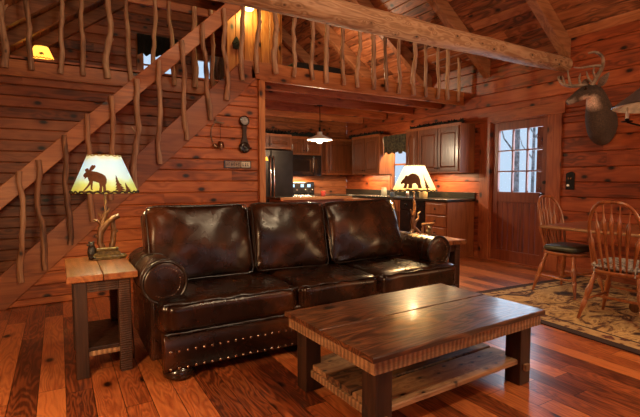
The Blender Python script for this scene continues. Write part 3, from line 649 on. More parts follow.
# seat cushions (the outer two wrap forward of the arms)
for i, (xa, xb, sd) in enumerate(((.492, 1.398, 3), (1.402, 2.098, 8), (2.102, 2.955, 5))):
    mx = Matrix.Translation(Vector(sv((xa+xb)/2, 2.985, .382)))
    c = cushion('seat_cushion', (xb-xa)/2+.014, .368, .108, sofa, 'leather', .06, .16, .008, sd, 18, mx)
    bb = MB(); hx = (xb-xa)/2-.014; cx = (xa+xb)/2
    bb.tube([sv(cx-hx+2*hx*t/20, 2.632+.006*math.sin(t*1.9+i), .470+.004*math.sin(t*1.3+i)) for t in range(21)], .006, 6); bb.obj('piping', 'leather_dk', c, smooth=True)
    bb = MB(); bb.tube([sv(cx-hx+2*hx*t/20, 2.626+.005*math.sin(t*1.7), .297) for t in range(21)], .006, 6); bb.obj('piping', 'leather_dk', c, smooth=True)
# back cushions
for i, (xa, xb, sd, zt, tl) in enumerate(((.50, 1.275, 2, .985, -15), (1.275, 1.955, 6, .985, -14), (1.965, 2.77, 9, 1.0, -16))):
    mx = Matrix.Translation(Vector(sv((xa+xb)/2, 3.27, .735))) @ Matrix.Rotation(R(tl), 4, 'X') @ Matrix.Rotation(R((0, 1.5, -1)[i]), 4, 'Y')
    c = cushion('back_cushion', (xb-xa)/2+.006, .125, .285, sofa, 'leather', .055, .62, .024, sd, 22, mx, crease=1.5)
    hx, hz = (xb-xa)/2-.02, .262
    ring = []
    for u, w in [(-1+2*k/12, 1) for k in range(12)]+[(1, 1-2*k/12) for k in range(12)]+[(1-2*k/12, -1) for k in range(12)]+[(-1, -1+2*k/12) for k in range(12)]:
        f = 1-.02*(1-min(1, abs(u if abs(w) == 1 else w))**2); ring.append(mx @ Vector((u*hx*f*(1.02 if abs(u*w) < .9 else .985), -.085, w*hz*f*(1.02 if abs(u*w) < .9 else .985))))
    bb = MB(); bb.tube(ring, .005, 6, closed=True); bb.obj('piping', 'leather_dk', c, smooth=True)
# nailheads in two rows along the front
b = MB(); b.lathe([(.0098, 0), (.009, .004), (.006, .0065), (.001, .0078)], (0, 0, 0), 10, (0, -1, 0)); nail = b.obj('nailhead', 'brass', sofa, smooth=True, loc=sv(.535, 2.629, .190))
for z in (.190, .085):
    for i in range(48):
        if z == .190 and i == 0: continue
        c = nail.copy(); COL.objects.link(c); c.location = sv(.535+i*.0501, 2.628 if z > .15 else 2.634, z)
# bun feet
b = MB(); b.lathe([(.055, .11), (.066, .10), (.060, .086), (.082, .07), (.096, .046), (.092, .02), (.07, .003), (.06, 0)], (0, 0, 0), 24); ft = b.obj('foot', 'bun', sofa, smooth=60, loc=sv(.60, 2.715, 0))
for x, y in ((2.84, 2.70), (.64, 3.48), (2.78, 3.48)):
    c = ft.copy(); COL.objects.link(c); c.location = sv(x, y, 0)

# ------------------------------------------------------------------ coffee table
ct = thing('coffee_table', 'low reclaimed plank coffee table with lower shelf in front of the sofa', 'coffee table', (1.77, 1.885, 0), R(2.0))
HX, HY, HZ = .65, .402, .44
def plank(mb, x0, x1, y0, y1, z0, z1, tone, seed=0, rag=.006, K=24):
    """a plank with slightly worn edges, grain along x"""
    rings = []
    for i in range(K+1):
        x = x0+(x1-x0)*i/K; a = rag*noise.noise((x*7, seed, 0)); c = rag*noise.noise((x*7, seed, 9)); e = .006
        dz = .0015*noise.noise((x*5, seed, 4))
        rings.append([Vector(p) for p in ((x, y0+a, z0), (x, y0+a, z1-e), (x, y0+a+e, z1+dz), (x, (y0+y1)/2, z1+dz+.001), (x, y1+c-e, z1+dz), (x, y1+c, z1-e), (x, y1+c, z0))])
    mb.rings(rings, True, tone)
b = MB(); ys = [-HY, .02, HY]
for i, (a, c) in enumerate(zip(ys, ys[1:])): plank(b, -HX, HX, a+.0015, c-.0015, HZ-.026, HZ, ((.35, .55, .5)[i], .2+.27*i), i, .0045 if i != 1 else .002, 40)
b.obj('tabletop', 'barn_top', ct, smooth=40)
b = MB(); b.box((-HX+.018, -HY+.016, HZ-.090), (HX-.018, -HY+.040, HZ-.026)); b.obj('apron', 'barn_saw', ct, bevel=.003)
b = MB(); b.box((-HX+.018, HY-.040, HZ-.090), (HX-.018, HY-.016, HZ-.026)); b.obj('apron', 'barn_saw', ct, bevel=.003)
for sx in (-1, 1):
    b = MB(); x = sx*(HX-.030); b.box((x-.012, -HY+.040, HZ-.090), (x+.012, HY-.040, HZ-.026)); b.obj('apron', 'barn_saw_y', ct, bevel=.003)
for sx in (-1, 1):
    for sy in (-1, 1):
        b = MB(); x, y = sx*(HX-.105), sy*(HY-.10)
        b.box((x-.05, y-.05, 0), (x+.05, y+.05, HZ-.026)); b.obj('leg', 'barn_leg', ct, bevel=.004)
for sx in (-1, 1):
    b = MB(); x = sx*(HX-.105); b.box((x-.02, -HY+.03, .085), (x+.02, HY-.03, .125)); b.obj('stretcher', 'barn_saw_y', ct, bevel=.004)
for i, (a, c) in enumerate(((-.335, -.12), (-.108, .104), (.118, .335))):
    b = MB(); plank(b, -HX+.10, HX-.10, a, c, .126, .152, ((.75, .12, .65)[i], .1+.3*i), 20+i, .005); b.obj('shelf_board', 'barn_shelf', ct, smooth=40)

# ------------------------------------------------------------------ end tables
def end_table(label, x0, x1, y0, y1, h):
    t = thing('end_table', label, 'end table', ((x0+x1)/2, (y0+y1)/2, 0)); hx, hy = (x1-x0)/2, (y1-y0)/2
    b = MB(); b.box((-hx, -hy, h-.042), (0-.001, hy, h), tone=(.6, .3)); b.box((.001, -hy, h-.042), (hx, hy, h), tone=(.45, .7)); b.obj('tabletop', 'et_top', t, bevel=.006)
    for sx in (-1, 1):
        for sy in (-1, 1):
            b = MB(); x, y = sx*(hx-.072), sy*(hy-.085); b.box((x-.035, y-.04, 0), (x+.035, y+.04, h-.042)); b.obj('leg', 'barn_leg_saw' if sx > 0 else 'barn_leg', t, bevel=.004)
    for sy in (-1, 1):
        b = MB(); y = sy*(hy-.06); b.box((-hx+.107, y-.012, h-.115), (hx-.107, y+.012, h-.042)); b.obj('apron', 'barn_leg_saw', t, bevel=.003)
    for sx in (-1, 1):
        b = MB(); x = sx*(hx-.06); b.box((x-.012, -hy+.125, h-.115), (x+.012, hy-.125, h-.042)); b.obj('apron', 'barn_leg_saw', t, bevel=.003)
    b = MB(); b.box((-hx+.05, -hy+.07, .155), (hx-.05, hy-.07, .178)); b.obj('shelf_board', 'barn_leg', t, bevel=.003)
    b = MB(); b.box((-hx+.107, -hy+.065, .125), (hx-.107, -hy+.085, .155)); b.obj('shelf_rail', 'barn_saw', t, bevel=.003)
    return t
end_table('small barnwood end table holding the moose lamp, left of the sofa', .022, .409, 2.905, 3.62, .64)
end_table('barnwood end table holding the bear lamp, at the right end of the sofa', 3.0, 3.37, 2.90, 3.60, .63)

# ------------------------------------------------------------------ lamps
def cone_shade(mb, rb, rt, h, seg=48, t=.002):
    mb.rings([[Vector((r*math.cos(2*math.pi*k/seg), r*math.sin(2*math.pi*k/seg), z)) for k in range(seg)] for r, z in ((rb, 0), ((rb*2+rt)/3, h/3), ((rb+2*rt)/3, 2*h/3), (rt, h), (rt-t, h), (rb-t, 0))], cap=False)
    # close the rim
    vs = mb.bm.verts[:] ; n = len(vs); mb.bm.verts.ensure_lookup_table()
    for k in range(seg):
        mb.bm.faces.new([mb.bm.verts[k], mb.bm.verts[(k+1) % seg], mb.bm.verts[5*seg+(k+1) % seg], mb.bm.verts[5*seg+k]])
def on_cone(pts, rb, rt, h, ang0, parent, name, mat='silh', off=.0025):
    """flat cut-out outlines (u metres right, z metres up) wrapped round the shade"""
    mb = MB(); vs = [mb.bm.verts.new((u, 0, z)) for u, z in pts]
    for tri in tessellate_polygon([[Vector((u, z, 0)) for u, z in pts]]):
        try: mb.bm.faces.new([vs[i] for i in tri])
        except ValueError: pass
    for _ in range(2): bmesh.ops.subdivide_edges(mb.bm, edges=mb.bm.edges[:], cuts=1, use_grid_fill=True)
    geom = mb.bm.faces[:]
    def wrap(co, o):
        rr = rb+(rt-rb)*co.z/h+o; a = ang0+co.x/rb*1.15; return Vector((rr*math.cos(a), rr*math.sin(a), co.z))
    ex = bmesh.ops.extrude_face_region(mb.bm, geom=geom)
    nv = {v for v in ex['geom'] if isinstance(v, bmesh.types.BMVert)}
    for v in mb.bm.verts: v.co = wrap(v.co, off if v in nv else .0003)
    return mb.obj(name, mat, parent)
def lacing(rad, z, amp, n, r, parent, mat):
    mb = MB(); K = n*8
    mb.tube([(rad*math.cos(2*math.pi*k/K), rad*math.sin(2*math.pi*k/K), z+amp*math.sin(2*math.pi*k/8)) for k in range(K)], r, 6, closed=True)
    return mb.obj('lacing', mat, parent, smooth=True)
def px_poly(pts, cx, y0, s): return [((x-cx)*s, (y0-y)*s) for x, y in pts]
MOOSE = [(158,214),(163,202),(176,194),(162,187),(157,176),(168,170),(182,169),(193,178),(198,184),(201,168),(206,156),(216,147),(228,151),(241,148),(248,160),(238,174),(219,187),(235,189),(262,192),(300,205),(320,218),(328,240),(326,262),(320,276),(322,318),(306,320),(305,292),(302,280),(301,318),(284,320),(287,286),(283,264),(262,256),(245,252),(246,298),(252,308),(240,306),(233,272),(222,290),(205,313),(194,313),(215,280),(222,256),(210,240),(200,226),(188,232),(183,240),(178,228),(166,224)]
TREE = [(402,325),(404,312),(388,312),(400,296),(392,296),(403,278),(395,278),(404,258),(399,258),(404,238),(402,238),(409,208),(415,238),(413,238),(420,258),(416,258),(432,278),(420,278),(440,296),(426,296),(448,312),(416,312),(417,325)]
BEAR = [(99,206),(103,196),(110,190),(113,181),(120,178),(126,182),(136,175),(150,171),(168,174),(180,182),(185,196),(184,212),(187,228),(173,228),(171,217),(164,209),(153,210),(152,228),(138,228),(138,213),(133,212),(132,228),(119,228),(121,212),(115,209),(108,212),(101,212)]
def face_angle(x, y): return math.atan2(-y, -x)       # direction from the lamp toward the middle of the room's seating
def twig(mb, pts, r0, r1, seed=0):
    P = [Vector(p) for p in pts]; Q = []; 
    for a, b in zip(P, P[1:]):
        for k in range(5): Q.append(a.lerp(b, k/5))
    Q.append(P[-1]); n = len(Q)
    Q = [q+Vector((.006*noise.noise((seed, i*.6, 0)), .006*noise.noise((seed, i*.6, 5)), 0)) for i, q in enumerate(Q)]
    mb.tube(Q, [(r0+(r1-r0)*i/(n-1))*(1+.22*noise.noise((seed, i*.9, 11))) for i in range(n)], 8)

# --- moose lamp
LX, LY = .286, 3.47
ml = thing('table_lamp', 'moose lamp with antler-branch base and blue painted shade on the left end table', 'table lamp', (LX, LY, .64))
b = MB(); b.box((-.088, -.055, 0), (.088, .055, .012)); b.box((-.068, -.04, .012), (.070, .04, .068)); 
for sx in (-1, 1): b.tube([(sx*.07, -.05, .034), (sx*.074, 0, .036), (sx*.07, .05, .034)], .017, 10)
b.tube([(-.085, -.045, .016), (0, -.05, .018), (.085, -.045, .016)], .012, 8); b.tube([(-.07, -.045, .072), (0, -.048, .075), (.07, -.044, .072)], .013, 8)
b.ball((.10, -.03, .018), .024, 1.3, 1, .8, 10)
b.obj('base', 'resin', ml, smooth=50, bevel=.003)
b = MB()
twig(b, [(-0.015, 0.000, 0.050), (-0.044, 0.000, 0.114), (-0.037, 0.000, 0.204), (-0.015, 0.000, 0.280), (0.000, 0.000, 0.332)], 0.0234, 0.0189, 1)
twig(b, [(0.025, 0.012, 0.050), (0.044, 0.012, 0.127), (0.050, 0.012, 0.204), (0.040, 0.006, 0.280)], 0.0208, 0.0162, 2)
twig(b, [(-0.037, 0.000, 0.184), (-0.006, -0.012, 0.242), (0.037, -0.014, 0.287), (0.085, -0.018, 0.306)], 0.0221, 0.0175, 3)
twig(b, [(-0.037, -0.006, 0.140), (-0.069, -0.014, 0.172)], 0.0104, 0.0068, 4); twig(b, [(-0.027, 0.000, 0.242), (-0.056, -0.012, 0.274), (-0.077, -0.014, 0.278)], 0.0117, 0.0068, 5)
twig(b, [(-0.010, 0.000, 0.293), (0.015, -0.012, 0.338), (0.025, -0.014, 0.357)], 0.0104, 0.0054, 6); twig(b, [(-0.022, 0.000, 0.280), (-0.044, -0.006, 0.321)], 0.0104, 0.0054, 7); twig(b, [(0.050, 0.012, 0.178), (0.075, 0.000, 0.197)], 0.0104, 0.0068, 8)
b.obj('branch_stem', 'branch', ml, smooth=60)
b = MB(); b.tube([(0, 0, .30), (0, 0, .47)], .009, 10); b.lathe([(.018, .46), (.02, .48), (.016, .53)], (0, 0, 0), 12); b.obj('lamp_socket', 'branch', ml, smooth=True)
b = MB(); b.ball((-.098, -.02, .056), .034, .85, .85, 1.7, 12); b.ball((-.100, -.028, .108), .021, 1, 1, 1, 12); b.ball((-.118, -.036, .110), .010, 1.4, 1, .8, 8)
for dx in (-.014, .012): b.ball((-.098+dx, -.024, .127), .007, 1, 1, 1, 8)
b.ball((-.108, -.044, .02), .014, 1, 1.4, .9, 8); b.ball((-.085, -.044, .02), .014, 1, 1.4, .9, 8); b.tube([(-.112, -.035, .085), (-.118, -.045, .06), (-.108, -.05, .045)], .008, 8); b.obj('bear_figure', 'figure', ml, smooth=True)
def add_shade(lamp, z, rb, rt, h, mat, outlines, ang):
    b = MB(); cone_shade(b, rb, rt, h); s = b.obj('lamp_shade', mat, lamp, smooth=60, loc=(0, 0, z))
    for nm, pts, hh in outlines: on_cone(pts, rb, rt, h, ang, s, nm)
    lacing(rt+.001, h-.004, .004, 14, .004, s, 'lace_y'); lacing(rb+.002, .006, .006, 26, .0055, s, 'lace_d')
    bb = MB(); bb.ball((0, 0, 0), .028, 1, 1, 1.25, 12); bb.obj('bulb', 'bulb', lamp, smooth=True, loc=(0, 0, z+h*.45))
    bb = MB()
    for k in range(3): a = k*2.094; bb.tube([(0, 0, h-.02), (rt*math.cos(a), rt*math.sin(a), h-.004)], .002, 5)
    bb.obj('shade_spider', 'brass', s)
    return s
ang = math.atan2(0-LY, 0-LX)
sm = .00097
gm = [((u), .006+.010*(1+noise.noise((u*40, 0, 0)))) for u in [-.155+.31*k/40 for k in range(41)]]+[(.155, .003), (-.155, .003)]
add_shade(ml, .472, .218, .108, .262, 'shade_m', [('moose_silhouette', [(u*1.08-.004, z*1.08) for u, z in px_poly(MOOSE, 312, 330, sm)], 1), ('pine_silhouette', [((u-.108)*1.25+.098, z*1.05) for u, z in px_poly(TREE, 312, 330, sm)], 1),
    ('pine_silhouette', [(u*.85+.142, z*.55+.006) for u, z in px_poly(TREE, 412, 330, sm)], 1), ('ground_silhouette', gm, 1)], ang)
# --- bear lamp
BX, BY = 3.15, 3.40
bl = thing('table_lamp', 'bear lamp with twig base and glowing cream shade on the right end table', 'table lamp', (BX, BY, .63))
b = MB()
twig(b, [(.0, 0, .05), (-.02, 0, .14), (.0, 0, .22), (.01, 0, .30), (.0, 0, .36)], .020, .014, 21)
twig(b, [(-.10, -.03, .008), (-.05, -.015, .02), (.0, 0, .07)], .010, .018, 22); twig(b, [(.10, -.05, .008), (.05, -.03, .03), (.0, 0, .09)], .010, .017, 23); twig(b, [(.01, .08, .008), (.0, .04, .03), (.0, 0, .09)], .010, .016, 24)
twig(b, [(-.015, 0, .20), (-.05, -.01, .25), (-.055, -.01, .27)], .012, .006, 25); twig(b, [(.0, 0, .12), (.05, -.01, .17), (.055, 0, .22), (.08, -.01, .245)], .014, .007, 26); twig(b, [(-.01, 0, .15), (-.04, 0, .155)], .011, .007, 27); twig(b, [(.0, 0, .08), (.03, -.005, .15)], .014, .010, 28)
b.obj('branch_stem', 'branch', bl, smooth=60)
b = MB(); twig(b, [(.045, -.07, .115), (.16, -.12, .125)], .016, .016, 30); twig(b, [(.05, -.075, .0), (.06, -.075, .11)], .014, .013, 31); twig(b, [(.135, -.115, .0), (.13, -.11, .115)], .012, .012, 32); twig(b, [(.03, -.09, .012), (.17, -.14, .012)], .013, .012, 33)
b.obj('log_stand', 'branch', bl, smooth=60)
b = MB(); b.ball((.098, -.105, .040), .03, 1, .8, 1.1, 12); b.ball((.098, -.115, .085), .020, 1, 1, 1, 12); b.ball((.098, -.134, .082), .009, 1, 1.3, .8, 8)
for dx in (-.014, .014): b.ball((.098+dx, -.112, .103), .007, 1, 1, 1, 8)
b.obj('bear_figure', 'resin', bl, smooth=True)
b = MB(); b.tube([(0, 0, .35), (0, 0, .46)], .010, 10); b.lathe([(.018, .45), (.02, .47), (.016, .52)], (0, 0, 0), 12); b.obj('lamp_socket', 'brass', bl, smooth=True)
ang = math.atan2(0-BY, 0-BX)
sb = .00092*1.12
tr_ = [(u*.9+.125, z*1.25+.008) for u, z in px_poly(TREE, 412, 330, .00104)]
gb = [((u), .006+.016*(1+noise.noise((u*25, 3, 0)))*(1-abs(u)/.3)) for u in [-.145+.29*k/30 for k in range(31)]]+[(.145, .003), (-.145, .003)]
add_shade(bl, .46, .225, .100, .262, 'shade_b', [('bear_silhouette', [(u-.012, z+.03) for u, z in px_poly(BEAR, 155, 228, .0026)], 1), ('pine_silhouette', tr_, 1), ('ground_silhouette', gb, 1)], ang)
# lamp cord hanging behind the left end table
b = MB(); b.tube([(.36, 3.56, .645), (.365, 3.622, .645), (.37, 3.632, .62), (.39, 3.60, .50), (.394, 3.35, .36), (.393, 3.12, .24), (.392, 3.04, .12), (.393, 3.06, .03), (.39, 3.2, .006), (.38, 3.5, .006)], .004, 6)
tag(b.obj('lamp_cord', 'cord', smooth=True), 'thin dark lamp cord hanging between the left end table and the sofa', 'cord')

# --- loft lamp
t = thing('table_lamp', 'small loft lamp with glowing amber shade under the left roof slope', 'table lamp', (-.14, 7.35, 2.60))
b = MB(); b.lathe([(.07, 0), (.07, .015), (.02, .03), (.03, .10), (.045, .16), (.02, .22), (.012, .26)], (0, 0, 0), 20); b.obj('base', 'resin', t, smooth=60)
add_shade(t, .26, .165, .085, .19, 'shade_l', [('bear_silhouette', [(u*.55, z*.55+.05) for u, z in px_poly(BEAR, 145, 228, .00125)], 1)], math.atan2(-7.35, .14))

# ------------------------------------------------------------------ windsor chairs
def windsor(label, loc, rz):
    t = thing('windsor_chair', label, 'chair', loc, rz, 'windsor chairs at the dining table')
    # local: faces +y, back at -y
    b = MB(); K = 32; rings = []
    for z, s in ((.405, .90), (.412, .97), (.430, 1.0), (.440, .985), (.438, .80)):
        rings.append([Vector((.225*s*math.copysign(abs(math.cos(a))**.75, math.cos(a)), .215*s*math.copysign(abs(math.sin(a))**.8, math.sin(a)), z-(.006 if s < .85 else 0))) for a in [2*math.pi*k/K for k in range(K)]])
    b.rings(rings); b.obj('seat', 'chair_seat', t, smooth=50)
    def turned(p, q, r, name):
        p, q = Vector(p), Vector(q); L = (q-p).length
        prof = [(.55, 0), (.62, .10), (.85, .25), (1.15, .38), (.75, .405), (1.05, .43), (.75, .455), (1.0, .49), (1.3, .60), (1.12, .70), (.72, .76), (1.1, .80), (.72, .84), (.9, .90), (.7, 1)]
        mb = MB(); mb.lathe([(r*a, L*h) for a, h in prof], p, 12, q-p); return mb.obj(name, 'chair', t, smooth=60)
    F = {}
    for sx in (-1, 1):
        for sy in (-1, 1):
            foot = Vector((sx*.245, sy*.235, 0)); top = Vector((sx*.155, sy*.145, .41)); F[sx, sy] = (foot, top); turned(foot, top, .021, 'leg')
    def at(k, h): f, p = F[k]; return f.lerp(p, h/.41)
    def rod(p, q, r=.011):
        p, q = Vector(p), Vector(q); mb = MB(); mb.tube([p, p.lerp(q, .25), p.lerp(q, .5), p.lerp(q, .75), q], [r*.75, r*1.05, r*1.3, r*1.05, r*.75], 8); mb.obj('stretcher', 'chair', t, smooth=True)
    for sx in (-1, 1): rod(at((sx, -1), .17), at((sx, 1), .17))
    rod((at((-1, -1), .17)+at((-1, 1), .17))/2, (at((1, -1), .17)+at((1, 1), .17))/2)
    rod(at((-1, 1), .23), at((1, 1), .23), .009)
    # hoop back
    def bp(x, z): k = (z-.43); return Vector((x, -.175-k*.16-.35*k*k*.25+.05*(x/.2)**2*.6, z))
    hoop = []; H = .585
    for i in range(41):
        a = math.pi*i/40; x = math.cos(a); s = math.sin(a)
        hx = .165+.055*min(1, s*1.5)**.8
        hoop.append(bp(hx*math.copysign(abs(x)**.62, x) if s < .999 else 0, .425+H*s**.80))
    b = MB(); b.tube(hoop, .0125, 10, flat=1.15); b.obj('back_hoop', 'chair', t, smooth=True)
    for i in range(7):
        f = (i-3)/3; xb = f*.125; xt = f*.185
        zt = .425+H*(max(0, 1-(abs(xt)/.222)**2.6))**.5*.985
        p, q = bp(xb, .432), bp(xt, zt); mb = MB()
        ts = [0, .3, .55, .68, .76, .80, .88, 1]; rs = [.008, .0105, .0155, .020, .017, .009, .007, .006]
        mb.tube([p.lerp(q, s)+Vector((0, -.02*math.sin(math.pi*s), 0)) for s in ts], rs, 8, flat=.62 if False else 1); mb.obj('spindle', 'chair', t, smooth=True)
    return t
def chair_pad(label, loc, rz, mat, s=1.0):
    t = thing('chair_pad', label, 'cushion', loc, rz, 'seat pads on the windsor chairs')
    cushion('pad', .20*s, .19*s, .034, t, mat, .03, .25, .005, 3, 10, Matrix.Translation((0, 0, .034)))
    for sx in (-1, 1):
        b = MB(); b.tube([(sx*.13, -.17, .03), (sx*.15, -.19, .02), (sx*.15, -.195, -.03)], .004, 6); b.obj('tie', mat, t, smooth=True)
    return t
c1 = windsor('oak windsor chair with a dark green-black pad, at the far end of the dining table', (4.62, 2.62, .015), R(177))
chair_pad('smooth dark green-black seat pad on the far windsor chair', (4.62, 2.62, .457), R(177), 'vinyl')
c2 = windsor('near oak windsor chair with a speckled pad, its back to the sofa', (4.06, 1.835, .015), R(-90+4))
chair_pad('speckled black and white seat pad on the near windsor chair', (4.06, 1.835, .457), R(-86), 'fabric')

# ------------------------------------------------------------------ dining table
dt = thing('dining_table', 'live-edge slab dining table between the windsor chairs by the right wall', 'dining table', (4.80, 1.765, 0))
rn = random.Random(3); pts = []
def edge(x, y, s): return x+.03*noise.noise((y*3, s, 0))+.012*noise.noise((y*11, s, 2))
Ls = [(edge(-.46, -1.15+2.15*i/24, 1), -1.15+2.15*i/24) for i in range(25)]; Rs = [(edge(.47, -1.15+2.15*i/24, 9), -1.15+2.15*i/24) for i in range(25)]
loop = Ls+[(-.2, 1.01), (.1, 1.0), (.3, 1.015)]+Rs[::-1]
b = MB(); b.rings([[Vector((x*s, y*s, z)) for x, y in loop] for s, z in ((.992, .698), (1.0, .722), (.998, .732))]); b.obj('tabletop', 'table', dt, smooth=35)
b = MB(); b.tube([(x-.002, y, .713) for x, y in Ls], .015, 8); b.obj('bark_edge', 'bark', dt, smooth=True)
b = MB(); b.tube([(x+.002, y, .713) for x, y in Rs], .015, 8); b.obj('bark_edge', 'bark', dt, smooth=True)
for y in (-.70, .12):
    b = MB(); b.tube([(-.42, y, .065), (-.2, y, .07), (.2, y, .07), (.42, y, .065)], [.045, .05, .05, .045], 12); b.obj('foot', 'branch', dt, smooth=60)
    b = MB(); b.tube([(0, y, .06), (.01, y, .35), (0, y, .698)], [.075, .06, .07], 14); b.obj('pedestal', 'branch', dt, smooth=60)

# ------------------------------------------------------------------ rug
b = MB(); K = 30; rows = []
for z in (.0005, .010):
    rows.append([[b.bm.verts.new((-1.1+2.2*i/K, -1.55+3.1*j/K, z)) for i in range(K+1)] for j in range(K+1)])
for j in range(K):
    for i in range(K):
        b.bm.faces.new([rows[1][j][i], rows[1][j][i+1], rows[1][j+1][i+1], rows[1][j+1][i]]); b.bm.faces.new([rows[0][j+1][i], rows[0][j+1][i+1], rows[0][j][i+1], rows[0][j][i]])
for i in range(K):
    for s in (0, K):
        b.bm.faces.new([rows[0][s][i], rows[0][s][i+1], rows[1][s][i+1], rows[1][s][i]]); b.bm.faces.new([rows[0][i][s], rows[0][i+1][s], rows[1][i+1][s], rows[1][i][s]])
rug = b.obj('rug', 'rug'); rug.location = (4.50, 1.54, 0); rug.rotation_euler = (0, 0, R(-3.5))
tag(rug, 'tan and brown lodge rug with a dark border under the dining table', 'rug')

# ------------------------------------------------------------------ deer head on the right wall
dh = thing('deer_head', 'mounted antlered deer head on the right wall, facing the door', 'deer head', (XW, 2.785, 1.85))
DO = Vector((XW, 2.74, 1.80))
dv = lambda p: (Vector(p)-DO)*.91+Vector((0, 0, -.07))
SP = [((5.609, 2.75, 1.86), .25, .16), ((5.50, 2.74, 1.87), .262, .165), ((5.40, 2.72, 1.92), .25, .165), ((5.31, 2.695, 2.01), .205, .150), ((5.235, 2.675, 2.10), .162, .128), ((5.175, 2.665, 2.18), .130, .108), ((5.12, 2.672, 2.24), .112, .092),
      ((5.075, 2.715, 2.255), .098, .082), ((5.04, 2.765, 2.225), .078, .066), ((5.005, 2.82, 2.185), .058, .050), ((4.975, 2.865, 2.150), .047, .042), ((4.957, 2.893, 2.130), .038, .036), ((4.950, 2.905, 2.122), .02, .02)]
b = MB(); b.paint = b.bm.loops.layers.float_color.new('paint'); K = 20; rings = []
C = [Vector(p[0]) for p in SP]
for i, (p, rv, rl) in enumerate(SP):
    tt = (C[min(i+1, len(C)-1)]-C[max(i-1, 0)]).normalized()
    if i == 0: tt = Vector((-1, 0, 0))
    sd = tt.cross(Vector((0, 0, 1))).normalized(); up = sd.cross(tt)
    rings.append([dv(C[i]+sd*rl*math.cos(a)+up*rv*math.sin(a)*(1.12 if (math.sin(a) < 0 and 0 < i < 4) else 1)) for a in [2*math.pi*k/K for k in range(K)]])
b.rings(rings)
for f in b.bm.faces:
    for lp in f.loops:
        p = (lp.vert.co-Vector((0, 0, -.07)))/.91+DO; c = Vector((.060, .034, .022))
        c *= 1+.35*noise.noise(p*9)
        thr = (p-Vector((5.085, 2.70, 2.13))).length
        if thr < .115 and p.z < 2.19: c = c.lerp(Vector((.75, .50, .38)), min(1, (.115-thr)/.03))
        if p.z > 2.26 and p.x < 5.14: c = c*.55
        if (p-Vector((4.95, 2.905, 2.125))).length < .034: c = Vector((.01, .008, .008))
        elif (p-Vector((4.97, 2.875, 2.115))).length < .06: c = c.lerp(Vector((.40, .32, .27)), .8)
        if p.z < 1.68: c = c.lerp(Vector((.30, .24, .19)), .35*abs(noise.noise(p*30)))
        lp[b.paint] = (*c, 1)
deer = b.obj('body', 'fur', dh, smooth=80); deer.modifiers.new('sub', 'SUBSURF').render_levels = 2
def ear(base, tip, w):
    mb = MB(); mb.paint = mb.bm.loops.layers.float_color.new('paint'); a, t = dv(base), dv(tip); ax = t-a; sd = ax.cross(Vector((-.7, -.3, .3))).normalized(); nn = sd.cross(ax).normalized(); rg = []
    for s, q in ((0, .45), (.2, .85), (.45, 1), (.7, .72), (.9, .32), (1, .05)):
        rg.append([a+ax*s+sd*w*q*math.cos(u)+nn*w*.28*q*(math.sin(u)+(.7*math.cos(u)**2)) for u in [2*math.pi*k/12 for k in range(12)]])
    mb.rings(rg)
    for f in mb.bm.faces:
        for lp in f.loops: lp[mb.paint] = (.17, .105, .075, 1)
    mb.obj('ear', 'fur', dh, smooth=70)
ear((5.135, 2.615, 2.30), (5.10, 2.485, 2.44), .045); ear((5.06, 2.735, 2.31), (5.17, 2.80, 2.43), .04)
def antler(pts, tines):
    mb = MB(); P = [dv(p) for p in pts]
    def smooth(Q):
        out = []
        for i in range(len(Q)-1):
            p0, p1, p2, p3 = Q[max(0, i-1)], Q[i], Q[i+1], Q[min(len(Q)-1, i+2)]
            for k in range(6):
                t = k/6; out.append(.5*((2*p1)+(p2-p0)*t+(2*p0-5*p1+4*p2-p3)*t*t+(3*p1-p0-3*p2+p3)*t**3))
        return out+[Q[-1]]
    S = smooth(P); n = len(S); mb.tube(S, [.026*(1-.62*i/n) for i in range(n)], 9)
    for tn in tines:
        S = smooth([dv(p) for p in tn]); n = len(S); mb.tube(S, [.018*(1-.72*i/n) for i in range(n)], 8)
    mb.obj('antler', 'antler', dh, smooth=True)
antler([(5.085, 2.675, 2.32), (5.09, 2.62, 2.41), (5.05, 2.54, 2.52), (4.98, 2.515, 2.61), (4.92, 2.56, 2.665), (4.90, 2.63, 2.665)],
       [[(5.05, 2.54, 2.52), (4.99, 2.62, 2.525), (4.93, 2.73, 2.52), (4.90, 2.80, 2.54)], [(5.088, 2.63, 2.40), (5.05, 2.64, 2.46), (5.04, 2.63, 2.52)], [(5.085, 2.66, 2.34), (5.06, 2.70, 2.40), (5.04, 2.72, 2.49)]])
antler([(5.065, 2.715, 2.32), (5.03, 2.78, 2.33), (4.98, 2.87, 2.335), (4.94, 2.95, 2.37), (4.92, 2.99, 2.43), (4.93, 3.0, 2.47)],
       [[(4.98, 2.87, 2.335), (4.95, 2.88, 2.42), (4.95, 2.90, 2.53)], [(5.03, 2.78, 2.33), (5.0, 2.78, 2.40), (5.0, 2.77, 2.47)], [(4.95, 2.93, 2.36), (4.93, 2.94, 2.42), (4.94, 2.96, 2.47)]])
b = MB(); e = dv((5.035, 2.735, 2.265)); b.ball((e.x-.035, e.y-.035, e.z+.01), .017, 1, 1, 1, 10); b.obj('eye', 'eye', dh, smooth=True)
b = MB(); e = dv((5.035, 2.735, 2.265)); b.ball((e.x+.075, e.y+.055, e.z+.01), .017, 1, 1, 1, 10); b.obj('eye', 'eye', dh, smooth=True)

